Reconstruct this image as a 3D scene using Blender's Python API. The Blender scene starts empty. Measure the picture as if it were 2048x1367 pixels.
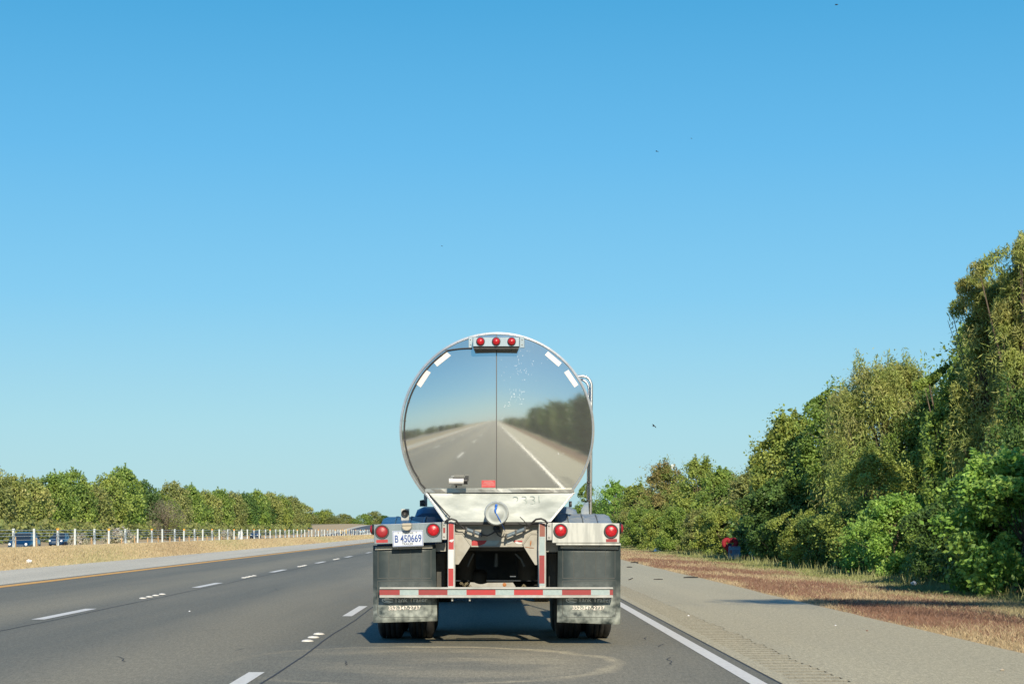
import bpy, bmesh, math, random
import numpy as np
from mathutils import Vector, Matrix
R_ = math.radians
S = bpy.context.scene
COL = S.collection

# ------------------------------------------------------------------ camera, sky, sun, exposure
F, VX, HY, H = 3500.0, 977.0, 1056.0, 1.18
cam = bpy.data.objects.new('camera', bpy.data.cameras.new('camera'))
COL.objects.link(cam)
cam.location = (0, 0, H)
cam.rotation_euler = (R_(90), 0, 0)
cam.data.lens = F / 2048 * 36
cam.data.sensor_width = 36
cam.data.shift_x = (1024 - VX) / 2048
cam.data.shift_y = (HY - 683.5) / 2048
cam.data.clip_start = 0.1
cam.data.clip_end = 20000
S.camera = cam

SUN_TO = Vector((0.25, -1.85, 1.0)).normalized()
elev = math.asin(SUN_TO.z)
azim = math.atan2(SUN_TO.x, SUN_TO.y)
w = bpy.data.worlds.new('World'); S.world = w; w.use_nodes = True
nt = w.node_tree; nt.nodes.clear()
sky = nt.nodes.new('ShaderNodeTexSky'); sky.sky_type = 'NISHITA'; sky.sun_disc = False
sky.sun_elevation = elev; sky.sun_rotation = azim
sky.air_density = 1.0; sky.dust_density = 0.8; sky.ozone_density = 1.0; sky.altitude = 0
hs = nt.nodes.new('ShaderNodeHueSaturation')
hs.inputs['Hue'].default_value = 0.478; hs.inputs['Saturation'].default_value = 1.12; hs.inputs['Value'].default_value = 1.0
bg = nt.nodes.new('ShaderNodeBackground'); bg.inputs['Strength'].default_value = 0.115
wo = nt.nodes.new('ShaderNodeOutputWorld')
# clear autumn sky: the physical sky pulled towards the observed blue-to-pale-cyan of this day, by elevation only
gtc = nt.nodes.new('ShaderNodeTexCoord'); gsp = nt.nodes.new('ShaderNodeSeparateXYZ'); nt.links.new(gtc.outputs['Generated'], gsp.inputs[0])
gr = nt.nodes.new('ShaderNodeValToRGB'); nt.links.new(gsp.outputs['Z'], gr.inputs[0])
EXPO = 0.35
stops = [(0.0, (176, 216, 222)), (0.015, (176, 218, 226)), (0.06, (164, 216, 232)), (0.13, (128, 201, 239)), (0.21, (98, 184, 235)), (0.29, (70, 166, 221)), (0.55, (50, 128, 202)), (1.0, (38, 98, 178))]
def s2l(c): c /= 255; return (c / 12.92) if c <= .04045 else ((c + .055) / 1.055) ** 2.4
while len(gr.color_ramp.elements) < len(stops): gr.color_ramp.elements.new(0.5)
for el, (p_, c_) in zip(gr.color_ramp.elements, stops): el.position = p_; el.color = (*[s2l(v) / 2 ** EXPO / 0.1 * 0.1 for v in c_], 1)
gm_ = nt.nodes.new('ShaderNodeVectorMath'); gm_.operation = 'SCALE'; gm_.inputs['Scale'].default_value = 1 / bg.inputs['Strength'].default_value; nt.links.new(gr.outputs[0], gm_.inputs[0])
gx_ = nt.nodes.new('ShaderNodeMix'); gx_.data_type = 'RGBA'; gx_.inputs['Factor'].default_value = 0.93
nt.links.new(sky.outputs[0], hs.inputs['Color']); nt.links.new(hs.outputs[0], gx_.inputs['A']); nt.links.new(gm_.outputs[0], gx_.inputs['B']); nt.links.new(gx_.outputs['Result'], bg.inputs['Color'])
nt.links.new(bg.outputs[0], wo.inputs['Surface'])
sl = bpy.data.lights.new('sun', 'SUN'); sl.energy = 4.5; sl.angle = R_(0.55); sl.color = (1.0, 0.88, 0.68)
sun = bpy.data.objects.new('sun', sl); COL.objects.link(sun)
sun.rotation_euler = SUN_TO.to_track_quat('Z', 'Y').to_euler()
sun.location = (3, -20, 12)
S.view_settings.view_transform = 'Standard'; S.view_settings.look = 'None'
S.view_settings.exposure = 0.35; S.view_settings.gamma = 1
S.cycles.max_bounces = 6; S.cycles.transparent_max_bounces = 6

# ------------------------------------------------------------------ materials
def srgb(r, g, b):
    f = lambda c: (c / 255 / 12.92) if c <= 10 else ((c / 255 + 0.055) / 1.055) ** 2.4
    return (f(r), f(g), f(b), 1)
def mat(name, base, rough=0.6, metal=0.0, alt=None, scale=(6, 6, 6), amount=(0.4, 0.65), bump=0.0, bscale=40, rvar=0.0, spec=0.5, coat=0.0, detail=4):
    m = bpy.data.materials.new(name); m.use_nodes = True
    n = m.node_tree.nodes; l = m.node_tree.links
    p = n['Principled BSDF']
    p.inputs['Base Color'].default_value = (*base[:3], 1)
    p.inputs['Roughness'].default_value = rough; p.inputs['Metallic'].default_value = metal
    p.inputs['Specular IOR Level'].default_value = spec
    p.inputs['Coat Weight'].default_value = coat
    tc = n.new('ShaderNodeTexCoord')
    if alt is not None or rvar:
        mp = n.new('ShaderNodeMapping'); mp.inputs['Scale'].default_value = scale
        l.new(tc.outputs['Object'], mp.inputs['Vector'])
        no = n.new('ShaderNodeTexNoise'); no.inputs['Scale'].default_value = 1; no.inputs['Detail'].default_value = detail
        no.inputs['Roughness'].default_value = 0.6
        l.new(mp.outputs[0], no.inputs['Vector'])
        mr = n.new('ShaderNodeMapRange'); mr.inputs['From Min'].default_value = amount[0]; mr.inputs['From Max'].default_value = amount[1]
        l.new(no.outputs['Fac'], mr.inputs['Value'])
        if alt is not None:
            mx = n.new('ShaderNodeMix'); mx.data_type = 'RGBA'
            mx.inputs['A'].default_value = (*base[:3], 1); mx.inputs['B'].default_value = (*alt[:3], 1)
            l.new(mr.outputs[0], mx.inputs['Factor']); l.new(mx.outputs['Result'], p.inputs['Base Color'])
        if rvar:
            m2 = n.new('ShaderNodeMapRange'); m2.inputs['To Min'].default_value = rough; m2.inputs['To Max'].default_value = rough + rvar
            l.new(mr.outputs[0], m2.inputs['Value']); l.new(m2.outputs[0], p.inputs['Roughness'])
    if bump:
        nb = n.new('ShaderNodeTexNoise'); nb.inputs['Detail'].default_value = 3
        if isinstance(bscale, tuple):
            mb = n.new('ShaderNodeMapping'); mb.inputs['Scale'].default_value = bscale
            l.new(tc.outputs['Object'], mb.inputs['Vector']); l.new(mb.outputs[0], nb.inputs['Vector']); nb.inputs['Scale'].default_value = 1
        else:
            nb.inputs['Scale'].default_value = bscale; l.new(tc.outputs['Object'], nb.inputs['Vector'])
        bp = n.new('ShaderNodeBump'); bp.inputs['Strength'].default_value = bump; bp.inputs['Distance'].default_value = 0.01
        l.new(nb.outputs['Fac'], bp.inputs['Height']); l.new(bp.outputs[0], p.inputs['Normal'])
    return m

M = {}
M['polish'] = mat('polished_steel', (0.68, 0.70, 0.67), 0.034, 0.92, scale=(160, 160, 1.6), amount=(0.35, 0.75), rvar=0.04, bump=0.003, bscale=(160, 160, 1.5))
M['rimsteel'] = mat('rim_steel', (0.62, 0.64, 0.64), 0.36, 0.65, alt=(0.48, 0.50, 0.50), scale=(9, 9, 9))
M['brush'] = mat('brushed_steel', (0.37, 0.40, 0.39), 0.55, 0.35, alt=(0.28, 0.31, 0.30), scale=(3, 3, 9), amount=(0.35, 0.7), bump=0.08, bscale=(9, 9, 26), rvar=0.12)
M['trim'] = mat('trim_steel', (0.30, 0.30, 0.28), 0.30, 0.7, alt=(0.44, 0.44, 0.41), scale=(9, 9, 9))
M['pipe'] = mat('pipe_steel', (0.60, 0.60, 0.58), 0.30, 0.8)
M['shell'] = mat('shell_steel', (0.62, 0.63, 0.64), 0.22, 1.0)
M['alu'] = mat('aluminium', (0.42, 0.43, 0.42), 0.5, 0.4, alt=(0.32, 0.33, 0.31), scale=(7, 7, 7), bump=0.05, bscale=20)
M['boxalu'] = mat('box_aluminium', (0.50, 0.53, 0.53), 0.24, 1.0, alt=(0.58, 0.61, 0.61), scale=(14, 2, 2), amount=(0.4, 0.6), bump=0.10, bscale=(7, 7, 2))
M['boxbright'] = mat('box_bright_aluminium', (0.46, 0.475, 0.45), 0.5, 0.4, alt=(0.34, 0.355, 0.34), scale=(14, 2, 2), amount=(0.45, 0.6), bump=0.14, bscale=(8, 8, 2))
M['frame'] = mat('frame_paint', (0.36, 0.35, 0.31), 0.6, 0.1, alt=(0.24, 0.225, 0.185), scale=(7, 7, 5), amount=(0.48, 0.75), bump=0.05, bscale=14)
M['frame_dark'] = mat('chassis_grime', (0.05, 0.052, 0.05), 0.75, 0.0, alt=(0.09, 0.085, 0.07), scale=(5, 5, 5))
M['rubber'] = mat('tyre_rubber', (0.022, 0.022, 0.022), 0.8, alt=(0.045, 0.042, 0.038), scale=(8, 8, 8), bump=0.1, bscale=30)
def flap_mat():
    m = mat('mud_flap_rubber', (0.038, 0.052, 0.055), 0.5, 0.0, alt=(0.065, 0.08, 0.08), scale=(9, 9, 7), amount=(0.45, 0.8), bump=0.12, bscale=50, spec=0.4)
    n = m.node_tree.nodes; l = m.node_tree.links; p = n['Principled BSDF']
    src = p.inputs['Base Color'].links[0].from_socket
    tc = n.new('ShaderNodeTexCoord'); sp = n.new('ShaderNodeSeparateXYZ'); l.new(tc.outputs['Object'], sp.inputs[0])
    mr = n.new('ShaderNodeMapRange'); mr.inputs['From Min'].default_value = 0.66; mr.inputs['From Max'].default_value = 0.24
    l.new(sp.outputs['Z'], mr.inputs['Value'])
    no = n.new('ShaderNodeTexNoise'); no.inputs['Scale'].default_value = 11; no.inputs['Detail'].default_value = 7; l.new(tc.outputs['Object'], no.inputs['Vector'])
    m2 = n.new('ShaderNodeMapRange'); m2.inputs['From Min'].default_value = 0.34; m2.inputs['From Max'].default_value = 0.64; l.new(no.outputs['Fac'], m2.inputs['Value'])
    mu = n.new('ShaderNodeMath'); mu.operation = 'MULTIPLY'; l.new(mr.outputs[0], mu.inputs[0]); l.new(m2.outputs[0], mu.inputs[1])
    mx = n.new('ShaderNodeMix'); mx.data_type = 'RGBA'; mx.inputs['B'].default_value = (0.46, 0.50, 0.46, 1)
    l.new(src, mx.inputs['A']); l.new(mu.outputs[0], mx.inputs['Factor']); l.new(mx.outputs['Result'], p.inputs['Base Color'])
    return m
M['flap'] = flap_mat()
M['flapline'] = mat('flap_rib', (0.09, 0.095, 0.09), 0.6)
M['black'] = mat('black_plastic', (0.02, 0.021, 0.023), 0.5)
M['ring'] = mat('lamp_gasket', (0.055, 0.058, 0.06), 0.6)
def lens_mat():
    m = mat('red_lens', (0.52, 0.014, 0.022), 0.3, 0.0, alt=(0.30, 0.008, 0.014), scale=(45, 45, 45), spec=0.5, bump=0.12, bscale=200)
    return m
M['lens'] = lens_mat()
M['lensdull'] = mat('red_lens_dull', (0.30, 0.022, 0.027), 0.4, alt=(0.34, 0.02, 0.03), scale=(50, 50, 50), bump=0.1, bscale=260)
M['redtape'] = mat('red_tape', (0.40, 0.025, 0.03), 0.5, alt=(0.35, 0.03, 0.034), scale=(25, 25, 25))
M['dulltape'] = mat('dull_red_tape', (0.28, 0.03, 0.034), 0.55, alt=(0.24, 0.035, 0.036), scale=(25, 25, 25))
M['browntape'] = mat('faded_brown_tape', (0.26, 0.09, 0.065), 0.55, alt=(0.22, 0.075, 0.055), scale=(25, 25, 25))
M['whitetape'] = mat('white_tape', (0.60, 0.60, 0.60), 0.5)
M['greytape'] = mat('silver_tape', (0.29, 0.37, 0.38), 0.5, alt=(0.34, 0.42, 0.42), scale=(30, 30, 30))
M['plate'] = mat('plate_white', (0.54, 0.59, 0.66), 0.5)
M['plateblue'] = mat('plate_blue', (0.03, 0.08, 0.30), 0.5)
M['cream'] = mat('cream_plastic', (0.42, 0.38, 0.29), 0.5)
M['placard'] = mat('red_placard', (0.48, 0.05, 0.055), 0.6, alt=(0.52, 0.10, 0.10), scale=(30, 30, 30))
M['pink'] = mat('pink_print', (0.55, 0.26, 0.25), 0.6)
M['fender'] = mat('blue_poly_shaded', (0.022, 0.10, 0.23), 0.45, alt=(0.05, 0.14, 0.26), scale=(5, 5, 5))  # left fenders: the shadow on that side is put into the blue
M['fenderlit'] = mat('dusty_blue_poly_sunlit', (0.17, 0.24, 0.33), 0.6, alt=(0.34, 0.37, 0.38), scale=(7, 7, 7), amount=(0.35, 0.65), bump=0.1, bscale=15)  # right-hand copy of the dusty poly, sunlight painted into its paler colour
M['cable'] = mat('black_cable', (0.03, 0.03, 0.032), 0.55)
M['sleeve'] = mat('grey_sleeve', (0.12, 0.17, 0.21), 0.5, alt=(0.07, 0.10, 0.13), scale=(30, 30, 30))
M['rope'] = mat('blue_rope', (0.03, 0.16, 0.62), 0.6)
M['marker'] = mat('green_marker', (0.33, 0.40, 0.38), 0.6)
M['rust'] = mat('rust', (0.45, 0.17, 0.05), 0.8, alt=(0.25, 0.09, 0.03), scale=(40, 40, 40))
M['flapgrey'] = mat('flap_print_grey', (0.78, 0.80, 0.74), 0.6)
M['flapwhite'] = mat('flap_print_white', (0.85, 0.78, 0.72), 0.6)
M['dirt'] = mat('tank_scuff', (0.86, 0.88, 0.90), 0.7)
M['seam'] = mat('seam', (0.16, 0.15, 0.14), 0.5, 0.5)
M['screw'] = mat('bolt_steel', (0.55, 0.54, 0.50), 0.4, 0.6)

# ------------------------------------------------------------------ mesh helpers
OFF = Vector((0, 0, 0))
def link(name, me, parent=None, smooth=False):
    o = bpy.data.objects.new(name, me); COL.objects.link(o)
    if parent is not None: o.parent = parent
    return o
class MB:
    def __init__(s): s.v = []; s.f = []; s.m = []; s.sm = []; s.cur = 0
    def add(s, vs, fs, sm=False):
        b = len(s.v); s.v += [tuple(v) for v in vs]
        for f in fs: s.f.append(tuple(b + i for i in f)); s.m.append(s.cur); s.sm.append(sm)
        return s
    def box(s, x0, x1, y0, y1, z0, z1, rot=0, c=None):
        vs = [(x, y, z) for x in (x0, x1) for y in (y0, y1) for z in (z0, z1)]
        if rot:
            cx, cz = c if c else ((x0 + x1) / 2, (z0 + z1) / 2); ca, sa = math.cos(rot), math.sin(rot)
            vs = [(cx + (x - cx) * ca - (z - cz) * sa, y, cz + (x - cx) * sa + (z - cz) * ca) for x, y, z in vs]
        return s.add(vs, [(0, 1, 3, 2), (4, 6, 7, 5), (0, 4, 5, 1), (2, 3, 7, 6), (0, 2, 6, 4), (1, 5, 7, 3)])
    def prism(s, poly, y0, y1):            # polygon in xz, extruded along y (front y0, back y1)
        n = len(poly); y0s = y0 if isinstance(y0, (list, tuple)) else [y0] * n
        vs = [(p[0], y0s[i], p[1]) for i, p in enumerate(poly)] + [(p[0], y1, p[1]) for p in poly]
        fs = [tuple(range(n)), tuple(range(2 * n - 1, n - 1, -1))] + [(i, n + i, n + (i + 1) % n, (i + 1) % n) for i in range(n)]
        return s.add(vs, fs)
    def prismz(s, poly, z0, z1):
        n = len(poly)
        vs = [(p[0], p[1], z0) for p in poly] + [(p[0], p[1], z1) for p in poly]
        fs = [tuple(range(n)), tuple(range(2 * n - 1, n - 1, -1))] + [(i, n + i, n + (i + 1) % n, (i + 1) % n) for i in range(n)]
        return s.add(vs, fs)
    def cyl(s, a, b, r0, r1=None, n=20, caps=True, sm=True):
        r1 = r0 if r1 is None else r1
        a = Vector(a); b = Vector(b); d = (b - a).normalized()
        u = d.orthogonal().normalized(); v = d.cross(u)
        ring = lambda c, r: [c + (u * math.cos(2 * math.pi * i / n) + v * math.sin(2 * math.pi * i / n)) * r for i in range(n)]
        vs = ring(a, r0) + ring(b, r1)
        s.add(vs, [(i, (i + 1) % n, n + (i + 1) % n, n + i) for i in range(n)], sm)
        if caps: s.add(ring(a, r0) , [tuple(range(n - 1, -1, -1))]); s.add(ring(b, r1), [tuple(range(n))])
        return s
    def tube(s, pts, r, n=8, sm=True, closed=False):
        pts = [Vector(p) for p in pts]; rs = r if isinstance(r, (list, tuple)) else [r] * len(pts)
        vs = []; u = None
        for i, p in enumerate(pts):
            d = (pts[min(i + 1, len(pts) - 1)] - pts[max(i - 1, 0)]).normalized()
            if u is None: u = d.orthogonal().normalized()
            else:
                u = (u - d * u.dot(d))
                u = u.normalized() if u.length > 1e-6 else d.orthogonal().normalized()
            v = d.cross(u)
            vs += [p + (u * math.cos(2 * math.pi * k / n) + v * math.sin(2 * math.pi * k / n)) * rs[i] for k in range(n)]
        fs = [(i * n + k, i * n + (k + 1) % n, (i + 1) * n + (k + 1) % n, (i + 1) * n + k) for i in range(len(pts) - 1) for k in range(n)]
        s.add(vs, fs, sm)
        s.add(vs[:n], [tuple(range(n - 1, -1, -1))]); s.add(vs[-n:], [tuple(range(n))])
        return s
    def lathe(s, c, axis, prof, n=32, sm=True):      # prof: (radius, along axis)
        c = Vector(c); d = Vector(axis).normalized(); u = d.orthogonal().normalized(); v = d.cross(u); vs = []
        for r, t in prof: vs += [c + d * t + (u * math.cos(2 * math.pi * k / n) + v * math.sin(2 * math.pi * k / n)) * r for k in range(n)]
        fs = [(i * n + k, i * n + (k + 1) % n, (i + 1) * n + (k + 1) % n, (i + 1) * n + k) for i in range(len(prof) - 1) for k in range(n)]
        s.add(vs, fs, sm)
        if prof[0][0] > 1e-4: s.add(vs[:n], [tuple(range(n))])
        if prof[-1][0] > 1e-4: s.add(vs[-n:], [tuple(range(n))])
        return s
    def loft(s, rings, sm=True, caps=True):
        n = len(rings[0]); vs = [p for r in rings for p in r]
        s.add(vs, [(i * n + k, i * n + (k + 1) % n, (i + 1) * n + (k + 1) % n, (i + 1) * n + k) for i in range(len(rings) - 1) for k in range(n)], sm)
        if caps: s.add(rings[0], [tuple(range(n - 1, -1, -1))]); s.add(rings[-1], [tuple(range(n))])
        return s
    def mark(s): s.marks = getattr(s, 'marks', []) + [(len(s.v), len(s.f))]; return s
    def build(s, name, mats, parent=None, bevel=0, off=None, subs=None):
        mk = getattr(s, 'marks', None)
        if mk:
            s.marks = None; out = None; mk = mk + [(len(s.v), len(s.f))]
            for (v0, f0), (v1, f1) in zip(mk, mk[1:]):
                if f1 == f0: continue
                q = MB(); q.v = s.v[v0:v1]; q.f = [tuple(i - v0 for i in f) for f in s.f[f0:f1]]; q.m = s.m[f0:f1]; q.sm = s.sm[f0:f1]
                o = q.build(name, mats, parent, bevel, off); out = out or o
            return out
        off = OFF if off is None else off
        me = bpy.data.meshes.new(name)
        me.from_pydata([(v[0] - off.x, v[1] - off.y, v[2] - off.z) for v in s.v], [], s.f)
        for m in (mats if isinstance(mats, (list, tuple)) else [mats]): me.materials.append(m)
        me.polygons.foreach_set('material_index', s.m); me.polygons.foreach_set('use_smooth', s.sm)
        bm = bmesh.new(); bm.from_mesh(me); bmesh.ops.recalc_face_normals(bm, faces=bm.faces); bm.to_mesh(me); bm.free()
        o = link(name, me, parent)
        if bevel:
            b = o.modifiers.new('bevel', 'BEVEL'); b.width = bevel; b.segments = 2; b.limit_method = 'ANGLE'
        return o
def tag(o, label=None, cat=None, group=None, kind=None):
    if label: o['label'] = label
    if cat: o['category'] = cat
    if group: o['group'] = group
    if kind: o['kind'] = kind
    return o
def empty(name, loc, label=None, cat=None, group=None, rz=0):
    o = bpy.data.objects.new(name, None); COL.objects.link(o); o.location = loc; o.rotation_euler = (0, 0, rz)
    o.empty_display_size = 0.2
    return tag(o, label, cat, group)
def X(px, Y=17.5): return (px - VX) * Y / F
def Z(py, Y=17.5): return H - (py - HY) * Y / F
def P(px, py, Y=17.5): return Vector((X(px, Y), Y, Z(py, Y)))
def Q(pts, Y=17.5): return [(X(a, Y), Z(b, Y)) for a, b in pts]
def text(name, body, px, py, Y, hpx, wpx, m, parent, rot=0, bold=0.0, ext=0.0012):
    cu = bpy.data.curves.new(name, 'FONT'); cu.body = body; cu.size = 1; cu.offset = bold; cu.align_x = 'CENTER'; cu.align_y = 'CENTER'
    to = bpy.data.objects.new('tmp', cu); COL.objects.link(to)
    bpy.context.view_layer.update()
    me = bpy.data.meshes.new_from_object(to.evaluated_get(bpy.context.evaluated_depsgraph_get()))
    bpy.data.objects.remove(to)
    co = np.zeros(len(me.vertices) * 3); me.vertices.foreach_get('co', co); co = co.reshape(-1, 3)
    mn, mxx = co.min(0), co.max(0); W = wpx * Y / F; Hh = hpx * Y / F
    x = (co[:, 0] - (mn[0] + mxx[0]) / 2) / (mxx[0] - mn[0]) * W; z = (co[:, 1] - (mn[1] + mxx[1]) / 2) / (mxx[1] - mn[1]) * Hh
    ca, sa = math.cos(rot), math.sin(rot); c = P(px, py, Y)
    out = np.stack([c.x + x * ca - z * sa - OFF.x, np.full(len(x), Y - OFF.y), c.z + x * sa + z * ca - OFF.z], 1)
    me.vertices.foreach_set('co', out.ravel()); me.update()
    me.materials.clear(); me.materials.append(m)
    o = link(name, me, parent)
    so = o.modifiers.new('thick', 'SOLIDIFY'); so.thickness = ext; so.offset = 0
    return o

# ------------------------------------------------------------------ setting: terrain
random.seed(3); rng = np.random.default_rng(5)
def sstep(a, b, x):
    t = np.clip((x - a) / (b - a), 0, 1); return t * t * (3 - 2 * t)
def ground_z(x, y):
    x = np.asarray(x, float); y = np.asarray(y, float)
    z = np.full(np.broadcast(x, y).shape, -0.03)
    # raised dry-grass median, then the far carriageway lower down
    up = sstep(-13.6, -16.2, x) * (0.53 - 0.0011 * np.clip(y, 0, 260))
    z = z + up
    down = sstep(-16.9, -21.5, x)
    z = z + down * (-0.95 - up)
    rise = sstep(-55, -60, x) * 0.6
    z = z + rise
    hill = sstep(520, 780, y) * 3.6 * sstep(-19, -24, x)
    hill2 = sstep(530, 585, y) * 1.7 * sstep(-53, -60, x) * (1 - sstep(585, 740, y))
    z = z + hill + hill2
    z = z + sstep(280, 600, y) * sstep(-24, -10, x) * (1 - sstep(8, 30, x)) * 0.0
    v = sstep(5.3, 7.5, x) * (1 - sstep(8, 11, x)) * -0.03 + sstep(8.5, 12, x) * 0.05
    return z + v
xs = np.concatenate([[-4000, -1500, -600, -250, -120, -80], np.arange(-72, -50, 1.5), np.arange(-50, -22, 3), np.arange(-22, -13, 0.35), np.arange(-13, 5, 3.0), np.arange(5, 13, 0.5), [15, 20, 30, 60, 120, 300, 900, 4000]])
ys = np.concatenate([[-1500, -700, -300, -150, -80, -40], np.arange(-20, 120, 5), np.arange(120, 400, 20), np.arange(400, 790, 8), [820, 900, 1000, 1500, 2500, 6000]])
gx, gy = np.meshgrid(xs, ys)
gv = np.stack([gx, gy, ground_z(gx, gy)], -1).reshape(-1, 3)
nx, ny = len(xs), len(ys)
me = bpy.data.meshes.new('ground'); me.from_pydata(gv.tolist(), [], [(j * nx + i, j * nx + i + 1, (j + 1) * nx + i + 1, (j + 1) * nx + i) for j in range(ny - 1) for i in range(nx - 1)])
me.polygons.foreach_set('use_smooth', [True] * len(me.polygons))
def ramp_x(m_name, stops, x0, x1, rough=0.95, wob=0.5, fine=0.25, bump=0.4, bscale=12):
    m = bpy.data.materials.new(m_name); m.use_nodes = True; n = m.node_tree.nodes; l = m.node_tree.links; p = n['Principled BSDF']
    p.inputs['Roughness'].default_value = rough; p.inputs['Specular IOR Level'].default_value = 0.15
    tc = n.new('ShaderNodeTexCoord'); sp = n.new('ShaderNodeSeparateXYZ'); l.new(tc.outputs['Object'], sp.inputs[0])
    mp = n.new('ShaderNodeMapping'); mp.inputs['Scale'].default_value = (1.2, 0.25, 1); l.new(tc.outputs['Object'], mp.inputs['Vector'])
    no = n.new('ShaderNodeTexNoise'); no.inputs['Scale'].default_value = 1; no.inputs['Detail'].default_value = 8; no.inputs['Roughness'].default_value = 0.7
    l.new(mp.outputs[0], no.inputs['Vector'])
    ma = n.new('ShaderNodeMath'); ma.operation = 'MULTIPLY_ADD'; ma.inputs[1].default_value = wob * 2; l.new(no.outputs['Fac'], ma.inputs[0]); l.new(sp.outputs['X'], ma.inputs[2])
    mr = n.new('ShaderNodeMapRange'); mr.inputs['From Min'].default_value = x0 + wob; mr.inputs['From Max'].default_value = x1 + wob; l.new(ma.outputs[0], mr.inputs['Value'])
    cr = n.new('ShaderNodeValToRGB'); l.new(mr.outputs[0], cr.inputs[0])
    e = cr.color_ramp.elements
    while len(e) < len(stops): e.new(0.5)
    for el, (x, c) in zip(e, stops): el.position = (x - x0) / (x1 - x0); el.color = (*c[:3], 1)
    n2 = n.new('ShaderNodeTexNoise'); n2.inputs['Scale'].default_value = 9; n2.inputs['Detail'].default_value = 8; n2.inputs['Roughness'].default_value = 0.75; l.new(tc.outputs['Object'], n2.inputs['Vector'])
    m2 = n.new('ShaderNodeMapRange'); m2.inputs['From Min'].default_value = 0.3; m2.inputs['From Max'].default_value = 0.7; m2.inputs['To Min'].default_value = 1 - fine; m2.inputs['To Max'].default_value = 1 + fine; l.new(n2.outputs['Fac'], m2.inputs['Value'])
    vm = n.new('ShaderNodeVectorMath'); vm.operation = 'SCALE'; l.new(cr.outputs[0], vm.inputs[0]); l.new(m2.outputs[0], vm.inputs['Scale'])
    l.new(vm.outputs[0], p.inputs['Base Color'])
    bp = n.new('ShaderNodeBump'); bp.inputs['Strength'].default_value = bump; bp.inputs['Distance'].default_value = 0.05
    n3 = n.new('ShaderNodeTexNoise'); n3.inputs['Scale'].default_value = bscale; n3.inputs['Detail'].default_value = 6; l.new(tc.outputs['Object'], n3.inputs['Vector'])
    l.new(n3.outputs['Fac'], bp.inputs['Height']); l.new(bp.outputs[0], p.inputs['Normal'])
    return m
TAN = (0.44, 0.35, 0.20); RED = (0.24, 0.14, 0.085); GRN = (0.16, 0.17, 0.055); OLV = (0.30, 0.25, 0.12)
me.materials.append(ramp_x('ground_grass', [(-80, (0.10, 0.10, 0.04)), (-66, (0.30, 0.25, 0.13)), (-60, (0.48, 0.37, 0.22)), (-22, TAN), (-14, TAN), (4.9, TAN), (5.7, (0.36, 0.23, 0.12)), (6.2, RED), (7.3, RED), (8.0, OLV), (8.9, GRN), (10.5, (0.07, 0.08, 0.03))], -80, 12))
tag(link('ground', me), 'dry tan and reddish roadside ground sloping beside the motorway', kind='structure')

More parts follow.
